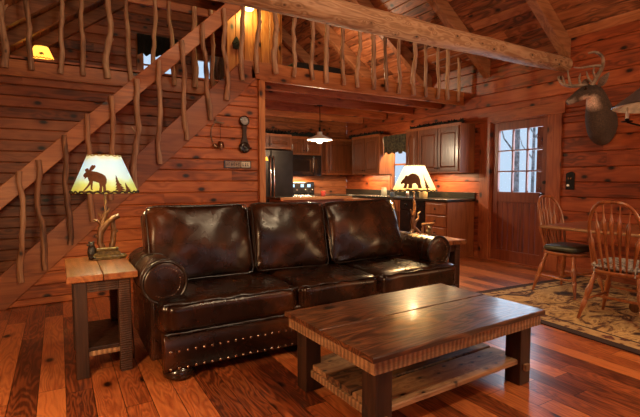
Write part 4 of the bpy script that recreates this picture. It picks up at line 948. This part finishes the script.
# switch plate
sp = thing('switch_plate', 'black switch plate with a pale knob on the wall right of the door', 'switch plate', (XW, 3.19, 1.18))
b = MB(); b.box((-.012, -.055, -.10), (0, .055, .10)); b.obj('plate', 'iron', sp, bevel=.003)
b = MB(); b.box((-.022, -.022, .03), (-.012, -.008, .055)); b.box((-.022, .010, .03), (-.012, .024, .055)); b.obj('toggle', 'brass', sp)
b = MB(); b.lathe([(.016, 0), (.015, .012), (.006, .016)], (-.012, .022, -.045), 14, (-1, 0, 0)); b.obj('dimmer_knob', 'white', sp, smooth=True)
b = MB(); b.prism([(-.001, -.06, .10), (-.001, .06, .10), (-.001, .03, .118), (-.001, -.02, .13)], (-.010, 0, 0)); b.obj('plate_crest', 'iron', sp)

# ------------------------------------------------------------------ chandelier over the dining table
CX, CY = 4.62, 1.755
ch = thing('chandelier', 'hanging light with wide pewter cone shade and candle arms over the dining table', 'chandelier', (CX, CY, 1.75))
b = MB(); b.rings([[Vector((r*math.cos(2*math.pi*k/40), r*math.sin(2*math.pi*k/40), z)) for k in range(40)] for r, z in ((.46, .105), (.33, .205), (.18, .335), (.06, .44), (.03, .445), (.05, .43), (.18, .325), (.33, .195), (.455, .10), (.46, .105))], cap=False); b.obj('cone_shade', 'cone', ch, smooth=60)
b = MB(); b.rings([[Vector((r*math.cos(2*math.pi*k/40), r*math.sin(2*math.pi*k/40), z)) for k in range(40)] for r, z in ((.452, .098), (.33, .190), (.18, .320), (.02, .42), (.02, .418), (.18, .317), (.33, .187), (.450, .096), (.452, .098))], cap=False); b.obj('shade_lining', 'cone_in', ch, smooth=60)
b = MB(); b.tube([(0, 0, .32), (0, 0, 1.0), (0, 0, 1.945)], .007, 8); b.tube([(0, 0, -.02), (0, 0, .32)], .012, 10); b.ball((0, 0, -.03), .03, 1, 1, 1, 12); b.obj('stem', 'iron', ch, smooth=True)
for k in range(4):
    a = R(96+90*k); c, s = math.cos(a), math.sin(a)
    b = MB(); b.tube([(0, 0, 0), (.12*c, .12*s, -.045), (.25*c, .25*s, -.05), (.35*c, .35*s, -.01)], .008, 8); b.lathe([(.004, 0), (.045, .005), (.05, .012), (.018, .014), (.018, .035)], (.35*c, .35*s, -.012), 16); arm = b.obj('candle_arm', 'iron', ch, smooth=60)
    b = MB(); b.lathe([(.014, .02), (.014, .095), (.005, .098)], (.35*c, .35*s, -.01), 12); b.obj('candle_sleeve', 'white', arm, smooth=60)
    b = MB(); b.lathe([(.004, .095), (.011, .108), (.009, .122), (.001, .14)], (.35*c, .35*s, -.01), 10); b.obj('candle_bulb', 'cream', arm, smooth=True)

# ------------------------------------------------------------------ things on the stair wall
ck = thing('wall_clock', 'dark banjo-shaped wall clock on the stair wall', 'clock', (1.905, 4.968, 1.73))
b = MB(); b.lathe([(.062, 0), (.062, .03), (.056, .042), (.046, .044), (.046, .034)], (0, 0, .165), 28, (0, -1, 0)); 
b.prism([(-.030, 0, .11), (.030, 0, .11), (.022, 0, .03), (.028, 0, -.04), (.048, 0, -.10), (-.048, 0, -.10), (-.028, 0, -.04), (-.022, 0, .03)], (0, -.035, 0))
b.lathe([(.068, 0), (.068, .03), (.055, .045), (.04, .048)], (0, 0, -.145), 28, (0, -1, 0)); b.obj('clock_case', 'bun', ck, smooth=40, bevel=.003)
b = MB(); b.lathe([(.044, 0), (.044, .004)], (0, -.036, .165), 28, (0, -1, 0)); d = b.obj('clock_dial', 'dial', ck)
b = MB(); b.box((-.002, -.045, .165), (.002, -.042, .195)); b.box((-.001, -.045, .1635), (.022, -.042, .1665))
for k in range(12): a = k*R(30); b.box((.036*math.sin(a)-.002, -.043, .165+.036*math.cos(a)-.004), (.036*math.sin(a)+.002, -.040, .165+.036*math.cos(a)+.004))
b.obj('clock_hands', 'black', d)
b = MB(); b.tube([(0, -.05, -.13), (.04, -.05, -.15), (.075, -.045, -.155)], [.008, .010, .012], 8); b.ball((.0, -.045, -.145), .03, 1, .6, 1, 12); b.obj('clock_ornament', 'bun', ck, smooth=True)
hk = thing('wall_bell', 'antler hook with a small metal bell hung on the stair wall', 'bell', (1.58, 4.968, 1.70))
b = MB(); b.tube([(-.03, -.01, .16), (0, -.03, .155), (.05, -.04, .15), (.075, -.04, .155)], [.010, .012, .010, .006], 8); b.tube([(-.03, -.005, .15), (-.015, -.02, .185), (-.01, -.02, .20)], [.010, .008, .004], 8); b.tube([(-.03, -.01, .15), (-.07, -.015, .08), (-.075, -.015, .0), (-.05, -.015, -.07)], [.006, .006, .006, .007], 8); b.obj('hook_bracket', 'antler', hk, smooth=True)
b = MB(); b.tube([(.035, -.035, .15), (.03, -.035, .05), (.028, -.035, -.04)], .003, 6); b.obj('chain', 'iron', hk, smooth=True)
b = MB(); b.lathe([(.010, .03), (.03, .02), (.038, -.01), (.042, -.04), (.052, -.055)], (.028, -.05, -.085), 18); b.ball((.028, -.05, -.145), .012, 1, 1, 1, 8); b.ball((-.035, -.03, -.11), .028, 1, .8, 1, 10); b.obj('bell', 'brass', hk, smooth=60)
pq = thing('wall_plaque', 'small rectangular plaque with pale lettered tiles below the clock', 'plaque', (1.82, 4.968, 1.385))
b = MB(); b.box((-.165, -.018, -.045), (.165, 0, .045)); b.obj('plaque_board', 'bun', pq, bevel=.003)
b = MB(); b.box((-.15, -.024, -.034), (.035, -.018, .034)); b.obj('plaque_tile', 'tile', pq, bevel=.002)
b = MB(); b.box((.042, -.024, -.034), (.152, -.018, .034)); b.obj('plaque_tile', 'cream', pq, bevel=.002)
b = MB()
rn = random.Random(4)
for i in range(6):
    x = -.14+i*.029
    b.box((x, -.026, -.022), (x+.005, -.024, .022)); b.box((x, -.026, .014 if i % 2 else -.004), (x+.017, -.024, .021 if i % 2 else .003))
    if i % 3 != 1: b.box((x+.014, -.026, -.022), (x+.018, -.024, .022))
for i in range(3):
    x = .055+i*.03; b.box((x, -.026, -.02), (x+.018, -.024, -.012)); b.box((x+.004, -.026, -.012), (x+.010, -.024, .018))
b.obj('plaque_mark', 'bun', pq)

# ------------------------------------------------------------------ kitchen
def cab_door(parent, x0, x1, z0, z1, arch=True, knob=None):
    """raised-panel door on the local y=0 front"""
    b = MB(); s = .055; t = .020
    b.box((x0, -t, z0), (x0+s, 0, z1)); b.box((x1-s, -t, z0), (x1, 0, z1)); b.box((x0+s, -t, z0), (x1-s, 0, z0+s))
    a, c = x0+s, x1-s; K = 10; pts = [(a, -t, z1), (a, -t, z1-s-.035 if arch else z1-s)]
    if arch:
        for k in range(1, K): u = k/K; pts.append((a+(c-a)*u, -t, z1-s-.035*(1-math.sin(math.pi*u)**1.3)))
    pts += [(c, -t, z1-s-.035 if arch else z1-s), (c, -t, z1)]
    b.prism(pts[::-1], (0, t, 0))
    b.box((a-.002, -.008, z0+s-.002), (c+.002, 0, z1-s+.002))
    i = .022; top = z1-s-(.03 if arch else 0)
    P = [Vector((a, -.008, z0+s)), Vector((c, -.008, z0+s)), Vector((c, -.008, top)), Vector((a, -.008, top))]
    Q = [Vector((a+i, -.018, z0+s+i)), Vector((c-i, -.018, z0+s+i)), Vector((c-i, -.018, top-i)), Vector((a+i, -.018, top-i))]
    b.rings([P, Q])
    d = b.obj('cabinet_door', 'cab', parent, bevel=.003)
    if knob:
        k = MB(); k.lathe([(.006, 0), (.006, .012), (.014, .018), (.012, .026), (.003, .028)], (knob[0], -t, knob[1]), 12, (0, -1, 0)); k.obj('knob', 'iron', d, smooth=True)
    return d
def upper(label, loc, rz, w, h, depth, doors, end='cab_end', group='kitchen wall cabinets'):
    t = thing('wall_cabinet', label, 'cabinet', loc, rz, group)
    b = MB(); b.box((0, .001, 0), (w, depth, h)); b.box((-.004, -.014, h-.03), (w+.004, .01, h+.012)); b.obj('cabinet_body', end, t, bevel=.003)
    for i in range(doors):
        a = .02+(w-.04)*i/doors+.006; c = .02+(w-.04)*(i+1)/doors-.006; cab_door(t, a, c, .03, h-.04, True, ((c-.025 if i % 2 == 0 else a+.025), .08))
    return t
RW = R(-90)
ZU0, ZU1 = 1.315, 2.07
upper('two-door oak wall cabinet nearest the door, with a plain side panel', (5.275, 5.60, ZU0), RW, .90, ZU1-ZU0, .325, 2)
upper('narrow one-door oak wall cabinet right beside the kitchen window', (5.275, 5.92, ZU0), RW, .315, ZU1-ZU0, .325, 1)
upper('oak wall cabinet left of the kitchen window, with a lit side panel', (5.275, 7.56, ZU0), RW, .90, ZU1-ZU0, .325, 2)
upper('oak corner wall cabinet in the back corner of the kitchen', (4.86, 7.90, ZU0), 0, .735, ZU1-ZU0, .345, 1)
upper('oak wall cabinet on the back wall between the hanging light and the corner', (4.71, 7.905, ZU0), 0, .145, ZU1-ZU0, .34, 1)
upper('short two-door oak wall cabinet above the microwave', (3.955, 7.905, 1.715), 0, .75, ZU1-1.715, .34, 2)
upper('short two-door oak wall cabinet above the refrigerator', (2.98, 7.70, 1.80), 0, .95, ZU1-1.80, .545, 2)
# refrigerator
fr = thing('refrigerator', 'dark stainless two-door refrigerator at the left of the kitchen', 'refrigerator', (2.98, 7.46, 0))
b = MB(); b.box((0, .055, .02), (.87, .78, 1.765)); b.obj('body', 'appl', fr, bevel=.006)
b = MB(); b.box((.004, 0, .62), (.405, .052, 1.76)); d1 = b.obj('refrigerator_door', 'steel', fr, bevel=.012)
b = MB(); b.box((.411, 0, .62), (.866, .052, 1.76)); d2 = b.obj('refrigerator_door', 'steel', fr, bevel=.012)
b = MB(); b.box((.004, 0, .06), (.866, .052, .612)); d3 = b.obj('freezer_drawer', 'steel', fr, bevel=.012)
for x, d in ((.375, d1), (.445, d2)):
    b = MB(); b.tube([(x, 0, .72), (x, -.045, .78), (x, -.06, 1.15), (x, -.045, 1.58), (x, 0, 1.64)], .012, 10); b.obj('handle', 'steel_lt', d, smooth=True)
b = MB(); b.tube([(.12, 0, .55), (.16, -.045, .55), (.70, -.045, .55), (.75, 0, .55)], .012, 10); b.obj('handle', 'steel_lt', d3, smooth=True)
# microwave
mw = thing('microwave', 'black over-range microwave under the short cabinet', 'microwave', (3.96, 7.84, 1.285))
b = MB(); b.box((0, .02, 0), (.74, .40, .425)); b.obj('body', 'appl', mw, bevel=.006)
b = MB(); b.box((.005, 0, .01), (.55, .02, .415)); d = b.obj('microwave_door', 'appl', mw, bevel=.006)
b = MB(); b.box((.07, -.004, .09), (.46, .0, .33)); b.obj('door_window', 'steel', d, bevel=.002)
b = MB(); b.tube([(.525, 0, .06), (.525, -.03, .09), (.525, -.03, .33), (.525, 0, .36)], .009, 8); b.obj('handle', 'steel_lt', d, smooth=True)
b = MB(); b.box((.565, 0, .01), (.735, .02, .415)); b.obj('control_panel', 'appl', mw, bevel=.004)
# range
rg = thing('range', 'black electric range with a lit control panel below the microwave', 'range', (3.955, 7.60, 0))
b = MB(); b.box((0, .03, 0), (.755, .64, .905)); b.obj('body', 'appl', rg, bevel=.006)
b = MB(); b.box((0, .55, .905), (.755, .64, 1.165)); cp = b.obj('control_panel', 'appl', rg, bevel=.02)
b = MB()
for x in (.10, .20, .42, .58): b.box((x, .546, 1.055), (x+.07, .55, 1.115))
b.obj('display', 'display', cp)
for x in (.06, .32, .52, .69):
    b = MB(); b.lathe([(.018, 0), (.016, .02), (.004, .022)], (x, .55, 1.0), 14, (0, -1, 0)); b.obj('knob', 'steel_lt', cp, smooth=True)
b = MB(); b.box((.02, 0, .18), (.735, .03, .80)); d = b.obj('oven_door', 'appl', rg, bevel=.008)
b = MB(); b.tube([(.08, 0, .74), (.1, -.04, .74), (.65, -.04, .74), (.675, 0, .74)], .011, 8); b.obj('handle', 'steel_lt', d, smooth=True)
# base cabinets along the right wall
def base_unit(label, y1, y0, kind, name='base_cabinet', cat='cabinet', extra=False):
    w = y1-y0; t = thing(name, label, cat, (5.0, y1, 0), RW, 'kitchen base cabinets' if kind != 'dish' else None)
    if kind == 'dish':
        b = MB(); b.box((.004, .02, .02), (w-.004, .58, .865)); b.obj('body', 'appl', t)
        b = MB(); b.box((.006, 0, .11), (w-.006, .02, .70)); b.obj('dishwasher_door', 'appl', t, bevel=.006)
        b = MB(); b.box((.006, -.005, .71), (w-.006, .02, .86)); p = b.obj('control_panel', 'appl', t, bevel=.006)
        b = MB(); b.lathe([(.028, 0), (.024, .016), (.004, .018)], (w*.25, -.005, .785), 16, (0, -1, 0)); b.obj('dial', 'steel', p, smooth=True)
        b = MB(); b.box((w*.55, -.012, .76), (w*.78, -.005, .80)); b.obj('latch', 'steel', p, bevel=.003)
        return t
    b = MB(); b.box((0, .06, .0), (w, .59, .10)); b.box((0, .001, .10), (w, .59, .868)); b.obj('cabinet_body', 'cab_end', t, bevel=.003)
    if kind == 'drawer':
        for i in range(4):
            z0 = .12+i*.185; b = MB(); b.box((.02, -.018, z0), (w-.02, 0, z0+.168)); d = b.obj('drawer', 'cab_end', t, bevel=.010)
            b = MB(); b.lathe([(.006, 0), (.006, .012), (.014, .018), (.003, .026)], (w/2, -.018, z0+.085), 12, (0, -1, 0)); b.obj('knob', 'iron', d, smooth=True)
    else:
        b = MB(); b.box((.02, -.018, .70), (w-.02, 0, .85)); b.obj('drawer', 'cab_end', t, bevel=.008); cab_door(t, .02, w-.02, .12, .68, False, (w-.05, .6))
    return t
base_unit('oak four-drawer base cabinet at the near end of the counter', 5.14, 4.675, 'drawer')
base_unit('black dishwasher under the counter, behind the bear lamp', 5.745, 5.145, 'dish', 'dishwasher', 'dishwasher')
base_unit('oak base cabinet under the window, left of the dishwasher', 6.45, 5.75, 'door')
base_unit('oak base cabinet in the far corner of the right counter', 7.60, 6.455, 'door')
ctop = thing('countertop', 'long dark countertop along the right kitchen wall', 'countertop', (5.0, 4.66, .868))
b = MB(); b.box((-.025, 0, .002), (.598, 3.57, .042)); b.obj('slab', 'counter', ctop, bevel=.005)
b = MB(); b.box((.575, 0, .042), (.598, 3.57, .14)); b.obj('backsplash', 'counter', ctop, bevel=.004)
b = MB(); b.box((4.715, 7.61, 0), (4.995, 8.20, .868)); tag(b.obj('base_cabinet', 'cab_end', bevel=.004), 'narrow oak base cabinet beside the range in the corner', 'cabinet', 'kitchen base cabinets')
b = MB(); b.box((4.715, 7.60, .87), (4.972, 8.215, .91)); tag(b.obj('countertop', 'counter', bevel=.004), 'short dark countertop between the range and the corner', 'countertop')
# island
isl = thing('kitchen_island', 'kitchen island with a wood-edged top, seen behind the sofa', 'kitchen island', (3.0, 6.25, 0))
b = MB(); b.box((.08, .08, 0), (1.25, .62, .885)); b.obj('island_body', 'cab_end', isl, bevel=.004)
b = MB(); b.box((0, 0, .885), (1.34, .68, .925)); tp = b.obj('slab', 'counter', isl, bevel=.003)
b = MB(); b.box((-.012, -.018, .882), (1.352, 0, .928)); b.obj('wood_edge', 'counter_edge', tp, bevel=.004)
# counter things
def jar(label, loc, r, h, mat, lidmat=None, group='jars on the kitchen counters'):
    t = thing('jar', label, 'jar', loc, 0, group); b = MB(); b.lathe([(r*.9, 0), (r, .01), (r, h*.75), (r*.85, h*.86), (r*.8, h*.88)], (0, 0, 0), 18); b.obj('jar_body', mat, t, smooth=50)
    if lidmat: b = MB(); b.lathe([(r*.86, h*.88), (r*.88, h), (r*.3, h*1.01)], (0, 0, 0), 18); b.obj('lid', lidmat, t, smooth=50)
    return t
jar('red candle jar with a lit top on the kitchen island', (4.00, 6.62, .926), .045, .10, 'redjar')
b = MB(); b.lathe([(.034, 0), (.034, .085), (.01, .09)], (0, 0, 0), 16); o = b.obj('candle', emit_mat('glowing_wax', (1, .42, .12), 1.2), smooth=50, loc=(4.06, 6.70, .926)); tag(o, 'glowing orange candle behind the red jar on the island', 'candle')
jar('tan stoneware canister behind the bear lampshade, right of its stem', (5.32, 5.52, .911), .07, .15, 'ceramic', 'ceramic')
jar('pale cream crock on the counter left of the bear lamp', (5.36, 6.62, .911), .055, .15, 'cream', 'cream')
jar('small dark blue bottle on the counter at the left edge of the bear lampshade', (5.17, 6.15, .911), .04, .09, 'dish', 'steel_lt')
jar('slim steel shaker on the counter just left of the lamp stem', (5.15, 5.72, .911), .03, .11, 'steel_lt', 'steel_lt')
# sconce glow by the fridge
nl = thing('night_light', 'tiny lit night light on the kitchen side of the corner post', 'night light', (2.165, 4.985, 1.46))
b = MB(); b.box((0, -.02, -.05), (.012, .02, .03)); b.obj('plug', 'cream', nl)
b = MB(); b.lathe([(.024, -.02), (.008, .025)], (.036, 0, 0), 14); b.obj('lamp_shade', 'shade_l', nl, smooth=60)
# garlands on the cabinet tops
def garland(label, p0, p1, r, seed):
    rn = random.Random(seed); b = MB(); p0, p1 = Vector(p0), Vector(p1); L = (p1-p0).length; n = int(L*170)
    b.tube([p0.lerp(p1, t/10) for t in range(11)], r*.5, 8)
    for _ in range(n):
        c = p0.lerp(p1, rn.random()); d = Vector((rn.gauss(0, 1), rn.gauss(0, 1), abs(rn.gauss(0, .8)))).normalized(); l = r*rn.uniform(.8, 1.7)
        s = d.cross(Vector((rn.random(), rn.random(), rn.random()))).normalized()*.012
        q = [c, c+d*l*.5+s, c+d*l, c+d*l*.5-s]; b.prism(q, (0, 0, .002))
    return tag(b.obj('garland', 'garland'), label, 'garland', 'dark greenery on the cabinet tops')
garland('dark greenery lying on top of the cabinets right of the kitchen window', (5.42, 4.78, 2.11), (5.42, 5.95, 2.11), .045, 1)
garland('dark greenery lying on top of the corner cabinets left of the window', (5.42, 6.8, 2.11), (5.42, 7.85, 2.11), .05, 2)
garland('dark greenery lying above the refrigerator cabinet', (3.05, 7.95, 2.11), (4.65, 8.05, 2.11), .08, 3)
# pendant
pd = thing('pendant_light', 'white dish pendant light hanging over the kitchen island', 'pendant light', (3.62, 6.1, 1.84))
b = MB(); b.rings([[Vector((r*math.cos(2*math.pi*k/36), r*math.sin(2*math.pi*k/36), z)) for k in range(36)] for r, z in ((.205, .0), (.195, .018), (.10, .06), (.045, .085), (.04, .13), (.03, .13), (.03, .085), (.09, .05), (.19, .010), (.205, .0))], cap=False); b.obj('lamp_shade', 'white', pd, smooth=60)
b = MB(); b.rings([[Vector((r*math.cos(2*math.pi*k/36), r*math.sin(2*math.pi*k/36), z)) for k in range(36)] for r, z in ((.19, .006), (.12, .0), (.055, -.006), (.05, -.03), (.03, -.05), (.002, -.055))], cap=False); b.obj('diffuser', 'diffuser', pd, smooth=60)
b = MB(); b.tube([(0, 0, .13), (0, 0, .55)], .004, 6); b.tube([(0, 0, .12), (0, 0, .20)], .018, 10); b.tube([(.012, 0, .15), (.02, 0, .30), (.012, 0, .42), (0, 0, .54)], .003, 6); b.obj('cord', 'iron', pd, smooth=True)
b = MB(); b.lathe([(.05, 0), (.05, .01), (.03, .02)], (0, 0, .535), 16); b.obj('ceiling_cap', 'iron', pd)

# ------------------------------------------------------------------ loft things
sn = thing('wall_sconce', 'glowing sconce high on the upright-board loft partition', 'wall sconce', (2.56, 6.5, 3.84))
b = MB(); b.lathe([(.05, 0), (.045, .02)], (0, 0, 0), 16, (0, -1, 0)); b.tube([(0, -.01, 0), (0, -.07, .03), (0, -.09, .06)], .008, 8); b.obj('wall_plate', 'brass', sn, smooth=60)
b = MB(); b.lathe([(.03, .10), (.06, .04), (.075, -.06), (.055, -.085), (.01, -.09)], (0, -.10, 0), 18); b.obj('glass_shade', emit_mat('lit_sconce_glass', (1, .80, .32), 5), sn, smooth=60)
orn = thing('wall_ornament', 'small black iron ornament hung on the loft partition left of the sconce', 'wall ornament', (2.385, 6.5, 3.27))
b = MB(); b.prism([(-.05, 0, -.09), (.05, 0, -.09), (.06, 0, 0), (.03, 0, .06), (.0, 0, .10), (-.03, 0, .06), (-.06, 0, 0)], (0, -.03, 0)); b.obj('plate', 'iron', orn, bevel=.008)
b = MB(); b.tube([(-.03, -.03, -.02), (0, -.06, .0), (.03, -.03, -.02)], .008, 8); b.obj('hook', 'iron', orn, smooth=True)
bn = thing('bench', 'low black padded bench in the loft behind the balusters', 'bench', (3.35, 5.8, 2.60))
cushion('seat', .42, .18, .09, bn, 'bench', .03, .1, .004, 2, 8, Matrix.Translation((0, 0, .20)))
for sx in (-1, 1):
    for sy in (-1, 1): b = MB(); b.tube([(sx*.36, sy*.13, 0), (sx*.36, sy*.13, .12)], .018, 8); b.obj('leg', 'black', bn)

# ------------------------------------------------------------------ light
def point(loc, e, col, r=.03):
    l = bpy.data.lights.new('lamp', 'POINT'); l.energy = e; l.color = col; l.shadow_soft_size = r; o = bpy.data.objects.new('lamp_or_fill_light', l); COL.objects.link(o); o.location = loc; return o
def area(loc, rot, sx, sy, e, col):
    l = bpy.data.lights.new('area', 'AREA'); l.shape = 'RECTANGLE'; l.size = sx; l.size_y = sy; l.energy = e; l.color = col
    o = bpy.data.objects.new('area_light', l); COL.objects.link(o); o.location = loc; o.rotation_euler = rot; return o
W1 = (1, .70, .36); W2 = (1, .80, .52)
point((LX, LY, .64+.478+.10), 44, W1); point((BX, BY, .63+.46+.10), 72, W1)
point((-.14, 7.35, 2.95), 7, W1); point((2.56, 6.30, 3.72), 13, (1, .80, .24), .05)
point((3.62, 6.1, 1.76), 62, W2, .06)
area((5.40, 5.15, 1.305), (0, 0, 0), .10, .7, 9, W1); area((5.42, 7.1, 1.305), (0, 0, 0), .10, .7, 12, W1); area((4.33, 8.0, 1.28), (0, 0, 0), .5, .1, 14, W1)
area((5.50, 6.25, 2.0), (0, R(0), 0), .08, .4, 26, (1, .84, .42))
# daylight through the two windows behind the camera
area((1.0, YF+.03, 1.45), (R(90), 0, R(180)), 1.35, 1.25, 36, (.92, .95, 1.0)); area((3.7, YF+.03, 1.45), (R(90), 0, R(180)), 1.55, 1.25, 32, (.92, .95, 1.0))
# fill points added out of view in room and loft, plus left floor lamp
point((1.9, .2, 3.2), 88, W2, .12); point((-.45, 1.75, 1.0), 42, W1, .09); point((4.9, -.6, 1.6), 62, W1, .09); point((2.2, .9, 4.0), 45, W2, .1); point((.9, 7.3, 4.3), 85, W2, .08); point((4.3, 6.3, 3.0), 20, W2, .08)
area((XW+.09, 3.95, 1.48), (0, R(90), 0), .85, .68, 10, (.8, .9, 1.0))

w = bpy.data.worlds.new('sky'); sc.world = w; w.use_nodes = True; nt = w.node_tree; bg = nt.nodes['Background']; bg.inputs[0].default_value = (.72, .86, 1.0, 1); bg.inputs[1].default_value = .62

# ------------------------------------------------------------------ camera
cam = bpy.data.cameras.new('camera'); co = bpy.data.objects.new('camera', cam); COL.objects.link(co); sc.camera = co
cam.sensor_width = 36; cam.lens = 36*440/640; co.location = (0, 0, 1.2); co.rotation_euler = (R(90-3.68), 0, R(-30.73)); cam.clip_start = .05
sc.view_settings.view_transform = 'Standard'; sc.view_settings.look = 'None'; sc.view_settings.gamma = 1; sc.view_settings.use_curve_mapping = False
sc.view_settings.exposure = .68
